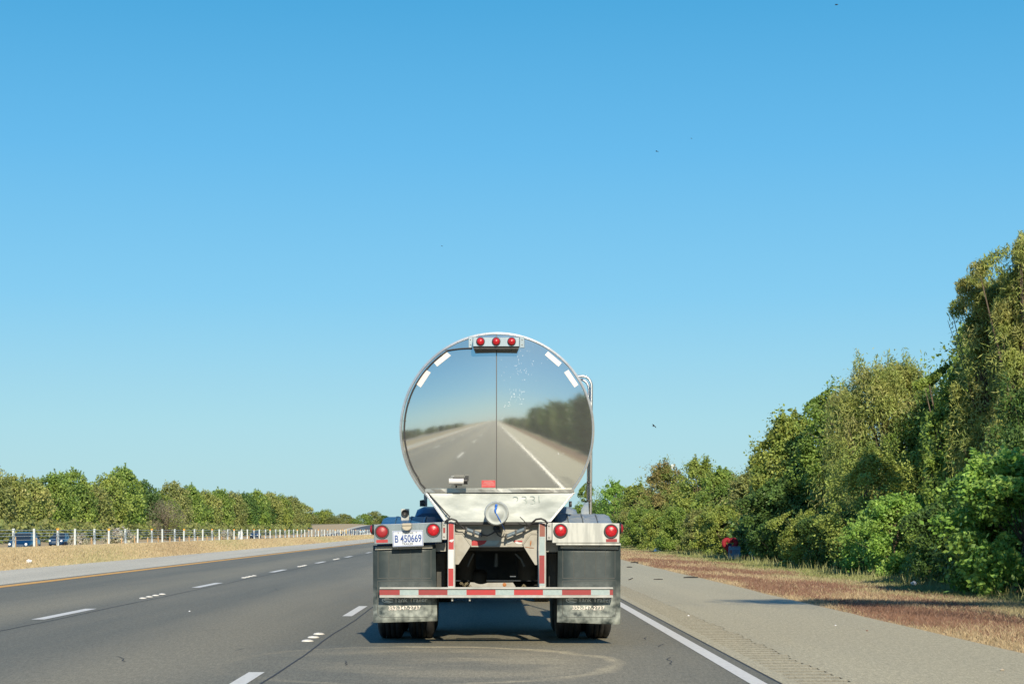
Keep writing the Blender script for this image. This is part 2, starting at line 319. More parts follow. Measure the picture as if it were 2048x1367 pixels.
# road sheets
def asphalt(name, base, alt, light, bands=True, ring=False):
    m = bpy.data.materials.new(name); m.use_nodes = True; n = m.node_tree.nodes; l = m.node_tree.links; p = n['Principled BSDF']
    p.inputs['Roughness'].default_value = 0.85; p.inputs['Specular IOR Level'].default_value = 0.25
    tc = n.new('ShaderNodeTexCoord')
    def noise(scale, det, ro=0.6):
        mp = n.new('ShaderNodeMapping'); mp.inputs['Scale'].default_value = scale; l.new(tc.outputs['Object'], mp.inputs['Vector'])
        no = n.new('ShaderNodeTexNoise'); no.inputs['Scale'].default_value = 1; no.inputs['Detail'].default_value = det; no.inputs['Roughness'].default_value = ro
        l.new(mp.outputs[0], no.inputs['Vector']); return no.outputs['Fac']
    def rng_(v, a, b, c, d):
        mr = n.new('ShaderNodeMapRange'); mr.inputs['From Min'].default_value = a; mr.inputs['From Max'].default_value = b; mr.inputs['To Min'].default_value = c; mr.inputs['To Max'].default_value = d
        l.new(v, mr.inputs['Value']); return mr.outputs[0]
    def mix(f, a, b):
        mx = n.new('ShaderNodeMix'); mx.data_type = 'RGBA'
        for s_, v in (('Factor', f), ('A', a), ('B', b)):
            if isinstance(v, tuple): mx.inputs[s_].default_value = (*v[:3], 1)
            else: l.new(v, mx.inputs[s_])
        return mx.outputs['Result']
    def math_(op, a, b):
        q = n.new('ShaderNodeMath'); q.operation = op
        for i, v in enumerate((a, b)):
            if v is None: continue
            if isinstance(v, (int, float)): q.inputs[i].default_value = v
            else: l.new(v, q.inputs[i])
        return q.outputs[0]
    c = mix(rng_(noise((0.75, 0.045, 1), 6, 0.7), 0.36, 0.64, 0, 1), base, alt)
    if bands:
        sp = n.new('ShaderNodeSeparateXYZ'); l.new(tc.outputs['Object'], sp.inputs[0])
        k = math_('SINE', math_('MULTIPLY', sp.outputs['X'], 2 * math.pi / 3.95), None)
        k = math_('MULTIPLY', rng_(k, -0.2, 1, 0, 1), rng_(noise((0.5, 0.05, 1), 4), 0.35, 0.6, 0.35, 1))
        c = mix(k, c, light)
    if ring:
        # curved sandy spill line lying on the lane
        dx = math_('DIVIDE', math_('ADD', sp.outputs['X'], 0.62), 1.78); dy = math_('DIVIDE', math_('ADD', sp.outputs['Y'], -15.35), 2.2)
        wob = rng_(noise((1.3, 1.3, 1), 3), 0.3, 0.7, -0.05, 0.05)
        rr = math_('ADD', math_('SQRT', math_('ADD', math_('MULTIPLY', dx, dx), math_('MULTIPLY', dy, dy)), None), wob)
        e = math_('ABSOLUTE', math_('ADD', rr, -0.97), None)
        f = rng_(e, 0.0, 0.065, 1.15, 0)
        f = math_('MULTIPLY', f, rng_(noise((0.9, 0.9, 1), 2), 0.4, 0.6, 0.35, 1))
        f2 = rng_(rr, 1.0, 0.72, 0, 0.5)
        f2 = math_('MULTIPLY', f2, rng_(noise((0.7, 1.1, 1), 4), 0.42, 0.6, 0.15, 1))
        f = math_('MAXIMUM', f, f2)
        side_ = math_('ADD', math_('ADD', math_('MULTIPLY', dx, 0.48), math_('MULTIPLY', dy, 0.14)), 0.46)
        f = math_('MULTIPLY', f, rng_(side_, 0.0, 0.62, 0.16, 1.35))
        f = math_('MULTIPLY', f, rng_(noise((55, 55, 1), 3, 0.8), 0.3, 0.7, 0.45, 1.2))
        c = mix(f, c, (0.44, 0.38, 0.25))
    vm = n.new('ShaderNodeVectorMath'); vm.operation = 'SCALE'; l.new(c, vm.inputs[0])
    g = math_('MULTIPLY', math_('MULTIPLY', rng_(noise((85, 38, 1), 2, 0.9), 0.25, 0.75, 0.55, 1.45), rng_(noise((46, 7, 1), 2, 0.8), 0.3, 0.7, 0.80, 1.20)), rng_(noise((22, 5, 1), 5, 0.8), 0.3, 0.7, 0.84, 1.16))
    l.new(g, vm.inputs['Scale']); l.new(vm.outputs[0], p.inputs['Base Color'])
    bp = n.new('ShaderNodeBump'); bp.inputs['Strength'].default_value = 0.5; bp.inputs['Distance'].default_value = 0.008
    l.new(noise((120, 120, 1), 3), bp.inputs['Height']); l.new(bp.outputs[0], p.inputs['Normal'])
    return m
M['lane'] = asphalt('asphalt_lanes', (0.220, 0.208, 0.158), (0.166, 0.165, 0.132), (0.282, 0.256, 0.182), ring=True)
M['shoulder'] = asphalt('shoulder_pavement', (0.51, 0.455, 0.30), (0.46, 0.415, 0.28), (0.38, 0.36, 0.31), bands=False)
M['lshoulder'] = asphalt('left_shoulder_pavement', (0.64, 0.585, 0.45), (0.54, 0.495, 0.38), (0.38, 0.36, 0.31), bands=False)
M['oldroad'] = asphalt('far_asphalt', (0.12, 0.125, 0.13), (0.10, 0.105, 0.11), (0.16, 0.16, 0.15), bands=False)
M['paint'] = mat('road_paint_white', (0.78, 0.74, 0.64), 0.6, alt=(0.60, 0.57, 0.48), scale=(18, 9, 9), amount=(0.5, 0.8), bump=0.1)
M['yellow'] = mat('road_paint_yellow', (0.86, 0.42, 0.05), 0.6, alt=(0.74, 0.38, 0.07), scale=(12, 3, 3))
M['tar'] = mat('joint_tar', (0.045, 0.043, 0.04), 0.7)
def sheet(name, x0, x1, m, z, y0=-600, y1=400, label=None, jag=0, segs=None):
    b = MB(); N = segs or 1; yy = np.linspace(y0, y1, N + 1)
    for i in range(N):
        b.add([(x0, yy[i], z), (x1, yy[i], z), (x1, yy[i + 1], z), (x0, yy[i + 1], z)], [(0, 1, 2, 3)])
    return tag(b.build(name, m), label, kind='structure')
sheet('road', -10.25, 2.213, M['lane'], 0, label='grey asphalt lanes of the motorway')
sheet('left_shoulder', -13.7, -10.25, M['lshoulder'], 0, label='pale grey paved shoulder beside the yellow line')
# right shoulder: flat strips with a real rumble strip milled between them
RX0, RX1 = 2.36, 2.80
b = MB()
def qd(x0, x1, y0, y1, z0=0.0, z1=0.0): b.add([(x0, y0, z0), (x1, y0, z0), (x1, y1, z1), (x0, y1, z1)], [(0, 1, 2, 3)])
qd(2.24, RX0, -600, 400); 
# outer strip with a slightly irregular grass-side edge
ys2 = np.concatenate([[-600, -100], np.arange(5, 70, 0.5), np.arange(70, 400, 6), [400]])
ex = 5.06 + np.cumsum(rng.normal(0, 0.010, len(ys2))); ex = ex - np.convolve(np.pad(ex - 5.06, 12, 'edge'), np.ones(25) / 25, 'valid') * 0.8
for i in range(len(ys2) - 1):
    b.add([(RX1, ys2[i], 0), (ex[i], ys2[i], 0), (ex[i + 1], ys2[i + 1], 0), (RX1, ys2[i + 1], 0)], [(0, 1, 2, 3)])
qd(RX0, RX1, -600, 8); qd(RX0, RX1, 8 + 0.30 * 380, 400)
for k in range(380):
    y = 8 + k * 0.30
    prof = [(0, 0), (0.07, 0), (0.10, -0.008), (0.15, -0.011), (0.19, -0.008), (0.225, 0), (0.30, 0)]
    jx = [random.uniform(0, 0.02), random.uniform(0, 0.05)]
    for (a, za), (c_, zc) in zip(prof, prof[1:]):
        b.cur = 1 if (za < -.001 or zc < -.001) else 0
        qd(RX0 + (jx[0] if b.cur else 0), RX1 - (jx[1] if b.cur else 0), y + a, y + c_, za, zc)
        if b.cur: b.cur = 0; qd(RX0, RX0 + jx[0], y + a, y + c_); qd(RX1 - jx[1], RX1, y + a, y + c_)
M['groove'] = asphalt('milled_groove_dark', (0.33, 0.295, 0.20), (0.28, 0.25, 0.17), (0.38, 0.36, 0.31), bands=False)  # groove faces take a darker tone than the shoulder around them
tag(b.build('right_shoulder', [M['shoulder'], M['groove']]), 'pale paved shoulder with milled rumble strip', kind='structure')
sheet('joint_line_right', 2.213, 2.24, M['tar'], -0.002, label='dark joint between lane and shoulder')
# short wandering cracks in the right lane
b = MB(); rs = random.Random(6)
for px, py, ln, ang in ((1268, 1250, .5, .5), (1292, 1278, .35, -.3), (1316, 1293, .5, .25), (1343, 1328, .9, -.25), (1335, 1256, .4, .2), (470, 1300, .9, .15), (380, 1262, .7, .4), (250, 1322, .8, -.2), (690, 1330, .5, .3), (560, 1180, 1.2, .1)):
    Y = H * F / (py - HY); x, y, a = X(px, Y), Y, ang
    for k in range(7):
        a += rs.uniform(-.6, .6); x2, y2 = x + ln / 7 * math.sin(a) * .6, y + ln / 7 * math.cos(a); wd = .005
        b.add([(x - wd, y, .003), (x + wd, y, .003), (x2 + wd, y2, .003), (x2 - wd, y2, .003)], [(0, 1, 2, 3)]); x, y = x2, y2
tag(b.build('lane_cracks', M['tar']), 'short hairline cracks in the lane surface', kind='structure')
# thin dark joints in the lanes
b = MB()
for x0, wd in ((-1.735, 0.018), (-5.62, 0.02)):
    pts = [(x0 + 0.012 * math.sin(y * 0.9) + random.uniform(-0.006, 0.006), y) for y in np.arange(5, 150, 0.7)]
    for (xa, ya), (xb, yb) in zip(pts, pts[1:]): b.add([(xa, ya, .003), (xa + wd, ya, .003), (xb + wd, yb, .003), (xb, yb, .003)], [(0, 1, 2, 3)])
tag(b.build('lane_joints', M['tar']), 'thin dark seams running along the lanes', kind='structure')
# painted lines
sheet('edge_line_white', 1.985, 2.115, M['paint'], 0.004, label='solid white edge line right of the truck')
sheet('edge_line_yellow', -10.0, -9.70, M['yellow'], 0.004, label='solid yellow edge line of the inner shoulder')
b = MB()
for k in range(-6, 24):
    y = 11.3 + k * 12.2
    b.add([(-1.965, y, .004), (-1.835, y, .004), (-1.835, y + 3.05, .004), (-1.965, y + 3.05, .004)], [(0, 1, 2, 3)])
    y -= 0.85
    b.add([(-5.92, y, .004), (-5.75, y, .004), (-5.75, y + 3.05, .004), (-5.92, y + 3.05, .004)], [(0, 1, 2, 3)])
tag(b.build('lane_dashes', M['paint']), 'white dashed lane lines', kind='structure')
# far carriageway, climbing towards the overpass
b = MB(); yy = np.concatenate([[-300, 0], np.arange(40, 400, 40), np.arange(400, 800, 10)])
for i in range(len(yy) - 1):
    for xa, xb in ((-53.5, -38.0),):
        za, zb = ground_z(-40.0, yy[i]) + 0.04, ground_z(-40.0, yy[i + 1]) + 0.04
        b.add([(xa, yy[i], za), (xb, yy[i], za), (xb, yy[i + 1], zb), (xa, yy[i + 1], zb)], [(0, 1, 2, 3)])
tag(b.build('far_carriageway', M['oldroad']), 'opposing carriageway beyond the median, climbing in the distance', kind='structure')
b = MB()
for xa, xb in ((-53.5, -51.0), (-40.5, -38.0)):
    for i in range(len(yy) - 1):
        za, zb = ground_z(-40.0, yy[i]) + 0.046, ground_z(-40.0, yy[i + 1]) + 0.046
        b.add([(xa, yy[i], za), (xb, yy[i], za), (xb, yy[i + 1], zb), (xa, yy[i + 1], zb)], [(0, 1, 2, 3)])
tag(b.build('far_shoulder', M['lshoulder']), 'paved edge strips of the opposing carriageway', kind='structure')

# ------------------------------------------------------------------ raised lane buttons
M['button'] = mat('ceramic_button', (0.74, 0.73, 0.68), 0.4, alt=(0.5, 0.48, 0.42), scale=(30, 30, 30))
b = MB(); b.lathe((0, 0, 0), (0, 0, 1), [(0.052, 0.0), (0.050, 0.006), (0.040, 0.014), (0.022, 0.019), (0.001, 0.0205)], 16)
btn = b.build('road_button', M['button'], off=Vector((0, 0, 0)))
first = True
for x0, yc, cnt, lab, grp in [(-1.885, 18.9, 3, 'white raised ceramic button on the road just left of the rear tyres', 'three road buttons by the truck'),
        (-5.83, 30.4, 4, 'white raised button in the nearest row of four on the left lane line', 'nearest four buttons on the left lane line'),
        (-5.83, 42.6, 4, 'white raised button in the second nearest row of four on the left lane line', 'second four buttons on the left lane line'),
        (-5.83, 54.8, 4, 'white raised button in the third row of four on the left lane line', 'third four buttons on the left lane line'),
        (-5.83, 67.0, 4, 'white raised button in the fourth row of four on the left lane line', 'fourth four buttons on the left lane line')]:
    for j in range(cnt):
        o = btn if first else btn.copy()
        if not first: COL.objects.link(o)
        first = False
        o.scale = (1.25, .8, 1)
        o.location = (x0 + random.uniform(-.01, .01), yc + (j - 1.5) * 0.6 + (0.3 if cnt == 3 else 0), 0.001)
        tag(o, lab, 'road button', grp)

# ------------------------------------------------------------------ tanker trailer
TX, TY = 0.085, 17.5
OFF = Vector((TX, TY, 0))
T = empty('tank_trailer', (TX, TY, 0), 'polished steel tanker trailer seen from behind in the right lane', 'tank trailer')
ZC, RAD, ZA, RD = 2.165, 0.975, 2.455, 6.2
def field(x, z): u = x - TX; v = z - ZA; return 17.50 + u * u / 15.2 + v * v / (2 * RD) + 0.034 * u * u / (abs(u) + .12) * (z - ZC)
z0, z1 = Z(981), ZC + RAD
for side in (-1, 1):
    b = MB(); NU, NZ = 48, 90; vs = []
    for j in range(NZ + 1):
        t = j / NZ; th = math.asin((z0 - ZC) / RAD) + (math.pi / 2 - math.asin((z0 - ZC) / RAD)) * t
        zz = ZC + RAD * math.sin(th); hw = RAD * math.cos(th)
        for i in range(NU + 1):
            x = TX + side * max(hw * i / NU, 1e-5 * i)
            vs.append((x, field(x, zz), zz))
    W_ = NU + 1
    b.add(vs, [(j * W_ + i, j * W_ + i + 1, (j + 1) * W_ + i + 1, (j + 1) * W_ + i) for j in range(NZ) for i in range(NU)], True)
    hp = b.build('head_panel', M['polish'], T)
    if side == 1:
        hp['label'] = 'right half of the domed steel rear end with white scuffs'
        # scuffs, physical scratches stuck just proud of the panel
        sc = MB(); rs = random.Random(8)
        zones = [((1000, 1012), (835, 838), 2, 2), ((1030, 1068), (700, 750), 30, 3.2), ((1008, 1055), (738, 760), 7, 3), ((1018, 1052), (778, 799), 34, 4), ((1008, 1045), (800, 815), 12, 4), ((1105, 1130), (905, 909), 3, 6), ((1000, 1110), (700, 840), 14, 2)]
        for (xa, xb), (ya, yb), cnt, sz in zones:
            for _ in range(cnt):
                px, py = rs.uniform(xa, xb), rs.uniform(ya, yb); ln = rs.uniform(.3, .9) * sz / 200; wd = rs.uniform(.25, .65) / 200
                hor = (ya >= 780 and rs.random() < .55) or ya > 900; a = (0.1 if hor else 1.35) + rs.uniform(-.35, .35)
                cx, cz = X(px), Z(py); ca, sa = math.cos(a), math.sin(a); q = []
                for k in range(7):
                    al = 2 * math.pi * k / 7; ex_, ez_ = math.cos(al) * ln / 2 * rs.uniform(.6, 1.1), math.sin(al) * wd / 2 * rs.uniform(.6, 1.4)
                    x_, z_ = cx + ex_ * ca - ez_ * sa, cz + ex_ * sa + ez_ * ca; q.append((x_, field(x_, z_) - 0.0025, z_))
                sc.add(q, [tuple(range(7))])
        s_ = sc.build('scuff_marks', M['dirt'], hp)
# centre seam
b = MB()
zz = np.linspace(z0, ZC + RAD - 0.02, 40)
b.tube([(X(993), field(X(993), z_) - 0.001, z_) for z_ in zz], 0.0045, 6); b.build('centre_seam', M['seam'], T)
# outline of the rear: circle with tapered foot
tl = math.asin((Z(986) - ZC) / RAD)
def outline(r, n=110):
    pts = []
    a0, a1 = math.pi - tl, tl
    for i in range(n + 1):
        a = a0 + (a1 - a0) * i / n
        pts.append((TX + r * math.cos(a), ZC + r * math.sin(a)))
    return pts
# barrel: full round shell going forward
b = MB(); n = 96; rings = []
rim_pts = [(TX + RAD * math.cos(2 * math.pi * i / n), ZC + RAD * math.sin(2 * math.pi * i / n)) for i in range(n)]
rings.append([(x, field(x, z) + 0.004, z) for x, z in rim_pts])
for yy_, sc_ in ((17.72, 1.0), (20, 1), (23, 1), (26, 1), (29.0, 1.0), (29.15, 0.93), (29.22, 0.7)):
    rings.append([(TX + (x - TX) * sc_ * 0.995, yy_, ZC + (z - ZC) * sc_ * 0.995) for x, z in rim_pts])
b.loft(rings); b.build('tank_barrel', M['shell'], T)
# band rings on the barrel
b = MB()
for yb in (20.2, 23.2, 26.2): b.mark(); b.lathe((TX, yb, ZC), (0, 1, 0), [(RAD - .02, -.05), (RAD + .006, -.045), (RAD + .006, .045), (RAD - .02, .05)], 64)
b.build('barrel_band', M['rimsteel'], T)
# rim band around the head
b = MB(); oo = outline(RAD + 0.004); mi = outline(RAD - 0.015); ii = outline(RAD - 0.021); vs = []
for (a, b1, c_) in zip(oo, mi, ii):
    vs += [(a[0], field(*a) + 0.06, a[1]), (a[0], field(*a) - 0.006, a[1]), (b1[0], field(*b1) - 0.012, b1[1]), (c_[0], field(*c_) - 0.003, c_[1])]
N_ = len(oo)
b.add(vs, [(i * 4 + k, i * 4 + k + 1, (i + 1) * 4 + k + 1, (i + 1) * 4 + k) for i in range(N_ - 1) for k in range(3)], False)
rim = b.build('head_rim', M['rimsteel'], T)
b = MB()
for a in np.linspace(math.pi - tl, tl, 60):
    x_, z_ = TX + (RAD - .010) * math.cos(a), ZC + (RAD - .010) * math.sin(a); b.lathe((x_, field(x_, z_) - .010, z_), (0, -1, 0), [(.0045, 0), (.003, .003), (.0003, .004)], 8)
b.build('rivet_row', M['screw'], rim)
# horizontal trim strip along the foot of the head
b = MB(); yt = lambda px: field(X(px), Z(981)) - 0.02
pxs = np.linspace(850, 1149, 30); rs = random.Random(2); vs = []
for q in pxs:
    d = rs.uniform(-.004, .004); vs += [(X(q), yt(q) + .03, Z(976.5)), (X(q), yt(q) - .010 + d, Z(977)), (X(q), yt(q) - .010 + d * .4, Z(984)), (X(q), yt(q) + .03, Z(985))]
b.add(vs, [(i * 4 + k, i * 4 + k + 1, (i + 1) * 4 + k + 1, (i + 1) * 4 + k) for i in range(len(pxs) - 1) for k in range(3)], False)
b.build('trim_strip', M['trim'], T)
# tapered skirt plate leaning towards the light, with folded side lips
b = MB(); rows = 12; cols = 24; vs = []
for j in range(rows + 1):
    t = j / rows; py = 985.5 + (1043 - 985.5) * t; l_, r_ = 853 + (893 - 853) * t, 1146 + (1097 - 1146) * t
    for i in range(cols + 1):
        q = l_ + (r_ - l_) * i / cols; vs.append((X(q), 17.56 - 0.045 * t + 0.004 * math.sin(i * 1.3 + j * .8) * math.sin(math.pi * t), Z(py)))
b.add(vs, [(j * (cols + 1) + i, j * (cols + 1) + i + 1, (j + 1) * (cols + 1) + i + 1, (j + 1) * (cols + 1) + i) for j in range(rows) for i in range(cols)], True)
skirt = b.build('skirt_plate', M['brush'], T)
b = MB()
for pts in ([(846.5, 983), (853, 985.5), (894.5, 1043), (888.5, 1043)], [(1152.5, 983), (1146, 985.5), (1096, 1043), (1102, 1043)]): b.mark(); b.prism(Q(pts), [17.565, 17.556, 17.508, 17.512], 18.3)
b.build('skirt_lip', M['rimsteel'], T, bevel=.003)
b = MB(); b.prism(Q([(893, 1044), (1098, 1044), (1098, 1048), (893, 1048)]), 17.515, 18.0); b.build('skirt_shadow_strip', M['black'], T)  # black strip painting in the dark gap and shadow under the skirt
text('handwritten_number', '233I', 1052, 1000, 17.545, 17, 54, M['marker'], skirt, rot=0.03, bold=-0.026, ext=.0008)
# sloping belly between skirt and chassis
b = MB(); b.prism([(TX - .72, 1.6), (TX + .72, 1.6), (TX + .45, 1.17), (TX - .45, 1.17)], 17.7, 28.9); b.build('belly_shroud', M['alu'], T)
# marker light box at the top
YB = 17.38
b = MB(); b.prism(Q([(946, 674), (1039, 674), (1039, 692.5), (946, 692.5)], YB), YB, 17.62)
mb = b.build('marker_light_box', M['boxalu'], T, bevel=.003)
b = MB(); b.prism(Q([(946.5, 692.7), (1038.5, 692.7), (1037, 697), (948, 697)], YB + .02), YB + .02, 17.60); b.build('box_shadow_strip', M['black'], mb)  # black strip standing in for the shadow line below the box
for q in ((937, 945.5), (1039.5, 1049)):
    b = MB(); b.prism(Q([(q[0], 673), (q[1], 673), (q[1], 695), (q[0], 695)], 17.53), 17.525, 17.60); br = b.build('bracket', M['boxalu'], mb, bevel=.002)
    b = MB()
    for py in (679, 689): b.mark(); b.lathe(P((q[0] + q[1]) / 2, py, 17.525), (0, -1, 0), [(.007, 0), (.006, .005), (.001, .007)], 10)
    b.build('bolt', M['screw'], br)
for px in (961, 992.3, 1023.2):
    b = MB(); b.lathe(P(px, 682.7, YB), (0, -1, 0), [(.043, 0), (.043, .012), (.038, .018)], 28); g = b.build('marker_light', M['ring'], mb)
    b = MB(); b.lathe(P(px, 682.7, YB - .012), (0, -1, 0), [(.037, 0), (.036, .012), (.030, .024), (.018, .031), (.0005, .034)], 28); b.build('lens', M['lens'], g)
# white reflective tapes on the head
for pts in ([(868, 725.5), (893.6, 703.8), (902, 711), (874.4, 733)], [(832, 767.8), (852.6, 739.6), (861.6, 744.7), (841.6, 774.7)], [(1089.5, 709.7), (1095.9, 702.5), (1123.3, 725.5), (1116.9, 733.2)], [(1127.9, 744.7), (1136.8, 739), (1156.8, 769), (1148.9, 774.7)]):
    b = MB(); vs = []; q = [Vector((X(a, 17.56), Z(c, 17.56))) for a, c in pts]; K = 6
    for (s_, off) in ((0, -.004), (1, .0)):
        for i in range(K + 1):
            for e in (q[0].lerp(q[1], i / K), q[3].lerp(q[2], i / K)): vs.append((e.x, field(e.x, e.y) + off, e.y))
    h_ = 2 * (K + 1)
    b.add(vs, [(2 * i, 2 * i + 1, 2 * i + 3, 2 * i + 2) for i in range(K)] + [(h_ + 2 * i, 2 * i, 2 * i + 2, h_ + 2 * i + 2) for i in range(K)] + [(h_ + 2 * i + 1, 2 * i + 1, 2 * i + 3, h_ + 2 * i + 3) for i in range(K)] + [(0, 1, h_ + 1, h_), (2 * K, 2 * K + 1, h_ + 2 * K + 1, h_ + 2 * K)])
    b.build('reflective_tape', M['whitetape'], T)
# wiring loom with clips round the left rim and down the skirt
path = [(944, 697), (936, 696.5), (920, 697.2), (905, 699), (893, 701)]
for a in np.linspace(R_(123), R_(206), 22): path.append((995 + (195 - 8) * math.cos(a), 859 - (195 - 8) * math.sin(a)))
path += [(835, 954), (841, 967), (850, 976), (852.5, 980)]
pts = [Vector((X(a, 17.54), 0, Z(c, 17.54))) for a, c in path]
for p_ in pts: p_.y = field(p_.x, p_.z) - 0.016
pts += [P(861, 991, 17.545), P(872, 1003, 17.52), P(884, 1016, 17.50), P(893, 1026, 17.48), P(899, 1032, 17.47), P(897, 1037, 17.46), P(889, 1042, 17.46)]
b = MB(); b.tube(pts, .0065, 6); wl = b.build('wiring_loom', M['cable'], T)
b = MB()
for i in [4] + list(range(6, 30, 3)) + [31, 34, 35]:
    if i < len(pts): b.mark(); b.box(pts[i].x - .009, pts[i].x + .009, pts[i].y - .006, pts[i].y + .012, pts[i].z - .006, pts[i].z + .006)
b.build('cable_clip', M['frame_dark'], wl)
# document tube and its bracket
YT = 17.40
b = MB(); b.cyl(P(898, 961.8, YT), P(928, 961.8, YT), .029, n=24); dt = b.build('document_tube', M['whitetape'], T)
b = MB(); b.cyl(P(927.5, 961.3, YT), P(935, 961.3, YT), .033, n=24); b.build('end_cap', M['black'], dt)
b = MB(); b.box(X(906, YT), X(926, YT), YT - .01, YT + .16, Z(955.2, YT), Z(953.6, YT)); b.box(X(909), X(924), YT, 17.62, Z(970), Z(967.8)); b.box(X(911), X(913), YT + .1, YT + .14, Z(975), Z(967)); b.build('bracket', M['frame_dark'], dt)
# small red placard
b = MB(); yq = field(X(977), Z(967)) - .006; b.prism(Q([(963.2, 960), (990.8, 960), (990.8, 974.3), (963.2, 974.3)], 17.57), yq - .003, yq + .004); pc = b.build('warning_placard', M['placard'], T)
b = MB()
for py, wd in ((963, 18), (965.2, 22), (967, 8), (969, 25)): b.prism(Q([(977 - wd / 2, py - .4), (977 + wd / 2, py - .4), (977 + wd / 2, py + .4), (977 - wd / 2, py + .4)], 17.57), yq - .005, yq - .003)
b.build('print_lines', M['pink'], pc)
# discharge outlet with dished cap
YC = 17.06
b = MB(); c0 = P(993, 1026, YC); Rc = 22.8 * YC / F
b.lathe(c0, (0, -1, 0), [(Rc * .96, -.50), (Rc * .96, -.012), (Rc * 1.0, -.010), (Rc * 1.0, .006), (Rc * .94, .010), (Rc * .9, .004), (Rc * .6, .014), (Rc * .3, .022), (.0005, .026)], 48)
dc = b.build('discharge_cap', M['brush'], T)
b = MB(); b.lathe(c0 + Vector((0, .03, 0)), (0, -1, 0), [(Rc * 1.02, -.03), (Rc * 1.075, -.02), (Rc * 1.075, .0), (Rc * 1.02, .01)], 48); b.build('cap_rim', M['rimsteel'], dc)
b = MB(); b.tube([P(991, 1009, YC - .03), P(992.5, 1014, YC - .035), P(990.5, 1019, YC - .036), P(991, 1024, YC - .032)], [.006, .011, .010, .008], 8); b.lathe(P(992.5, 1010, YC - .02), (0, -1, 0), [(.014, -.01), (.013, .02), (.001, .024)], 12); b.build('seal_tag', M['rope'], dc)
b = MB(); b.tube([P(991, 1024, YC - .03), P(998, 1036, YC - .03), P(1003, 1046, YC), P(1008, 1056, 17.4), P(1010, 1061, 17.56)], .0045, 6); b.build('cord', M['rope'], dc)
# chassis rear sill, gussets
YF = 17.61
b = MB(); b.prism(Q([(908, 1045), (1080, 1045), (1080, 1066), (1062, 1066), (1046, 1089), (1046, 1093), (941, 1093), (941, 1089), (925, 1066), (908, 1066)], YF), YF, YF + .12); b.box(X(942, YF), X(1046, YF), YF - .012, YF, Z(1093, YF), Z(1091, YF))
sill = b.build('rear_sill', M['frame'], T, bevel=.003)
for pts in ([(909, 1065.5), (924.5, 1065.5), (942, 1090), (917, 1128), (909, 1128)], [(1061, 1067), (1076, 1067), (1076, 1129), (1070, 1129), (1047, 1092), (1046, 1088)]):
    b = MB(); b.prism(Q(pts, YF - .012), YF - .012, YF + .0); g = b.build('gusset_plate', M['frame'], T, bevel=.002)
    b = MB(); e = pts[0:3] if pts[0][0] < 1000 else [pts[1], pts[0], pts[5]]
    b.tube([P(a, c, YF - .014) for a, c in e], .008, 6); b.build('weld_bead', M['frame'], g)
b = MB(); b.tube([P(1062, 1080, YF - .016), P(1061.5, 1085, YF - .016), P(1060.5, 1091, YF - .016)], [.003, .007, .003], 6); b.tube([P(1050, 1093, YF - .016), P(1060, 1094.5, YF - .014), P(1068, 1095, YF - .014)], [.002, .004, .003], 5); b.build('rust_stain', M['rust'], g)
def tape(name, pts, Y, m, parent): b = MB(); b.prism(Q(pts, Y), Y - .002, Y + .0005); return b.build(name, m, parent)
tape('tape_strip', [(943.3, 1080), (974, 1080), (969, 1086.5), (960, 1090), (943.3, 1090)], YF - .002, M['redtape'], sill)
tape('tape_strip', [(974.5, 1080), (1000, 1080), (996, 1086), (990, 1090), (964, 1090), (969.6, 1086.5)], YF - .002, M['greytape'], sill)
tape('tape_strip', [(1028, 1080), (1045, 1080), (1044.5, 1083.5), (1036, 1082.5), (1029, 1084)], YF - .002, M['redtape'], sill)
tape('tape_remnant', [(1030, 1082.5), (1034, 1081.5), (1038, 1084), (1044, 1084.5), (1043, 1087), (1037, 1087.5), (1032, 1086)], YF - .003, M['whitetape'], sill)
tape('tape_remnant', [(1012, 1081), (1026, 1080.5), (1025, 1085), (1014, 1087)], YF - .0015, M['alu'], sill)
# sill side brackets beside the gap
for pts in ([(870, 1085), (893, 1085), (893, 1102), (870, 1102)], [(1092, 1081), (1118, 1081), (1118, 1103), (1092, 1103)]):
    b = MB(); b.prism(Q(pts, 17.72), 17.70, 17.86); b.build('flap_hanger', M['frame'], T, bevel=.004)
# light boxes
def lamp(px, py, Y, parent, m, r=13.9):
    b = MB(); R0 = r * Y / F; b.lathe(P(px, py, Y), (0, -1, 0), [(R0 * 1.03, -.005), (R0 * 1.03, .016), (R0 * .97, .024), (R0 * .86, .024), (R0 * .82, .014)], 40)
    g = b.build('tail_light', M['ring'], parent)
    b = MB(); b.lathe(P(px, py, Y), (0, -1, 0), [(R0 * .84, .0), (R0 * .84, .015), (R0 * .7, .024), (R0 * .45, .030), (.0005, .033)], 40); b.build('lens', m, g)
YL = 17.48
b = MB(); b.prism(Q([(747.5, 1048.3), (883.3, 1043.5), (884, 1083.5), (748.3, 1087.8)], YL), YL, YL + .17)
lb = b.build('light_box', M['boxalu'], T, bevel=.004)
lamp(764, 1062.8, YL, lb, M['lensdull']); lamp(866.5, 1059.3, YL, lb, M['lens'])
b = MB(); b.prism(Q([(752.5, 1078.7), (775.5, 1078), (775.7, 1084), (752.7, 1084.7)], YL), YL - .004, YL + .001); b.build('reflector', M['redtape'], lb)
b = MB(); b.lathe((X(747.6, YL + .06), YL + .06, Z(1058, YL + .06)), (-1, 0, 0), [(.055, 0), (.055, .014), (.048, .016)], 24); sl_ = b.build('side_light', M['black'], lb)
b = MB(); b.lathe((X(747.6, YL + .06) - .014, YL + .06, Z(1058, YL + .06)), (-1, 0, 0), [(.046, 0), (.040, .018), (.001, .026)], 24); b.build('lens', M['lensdull'], sl_)
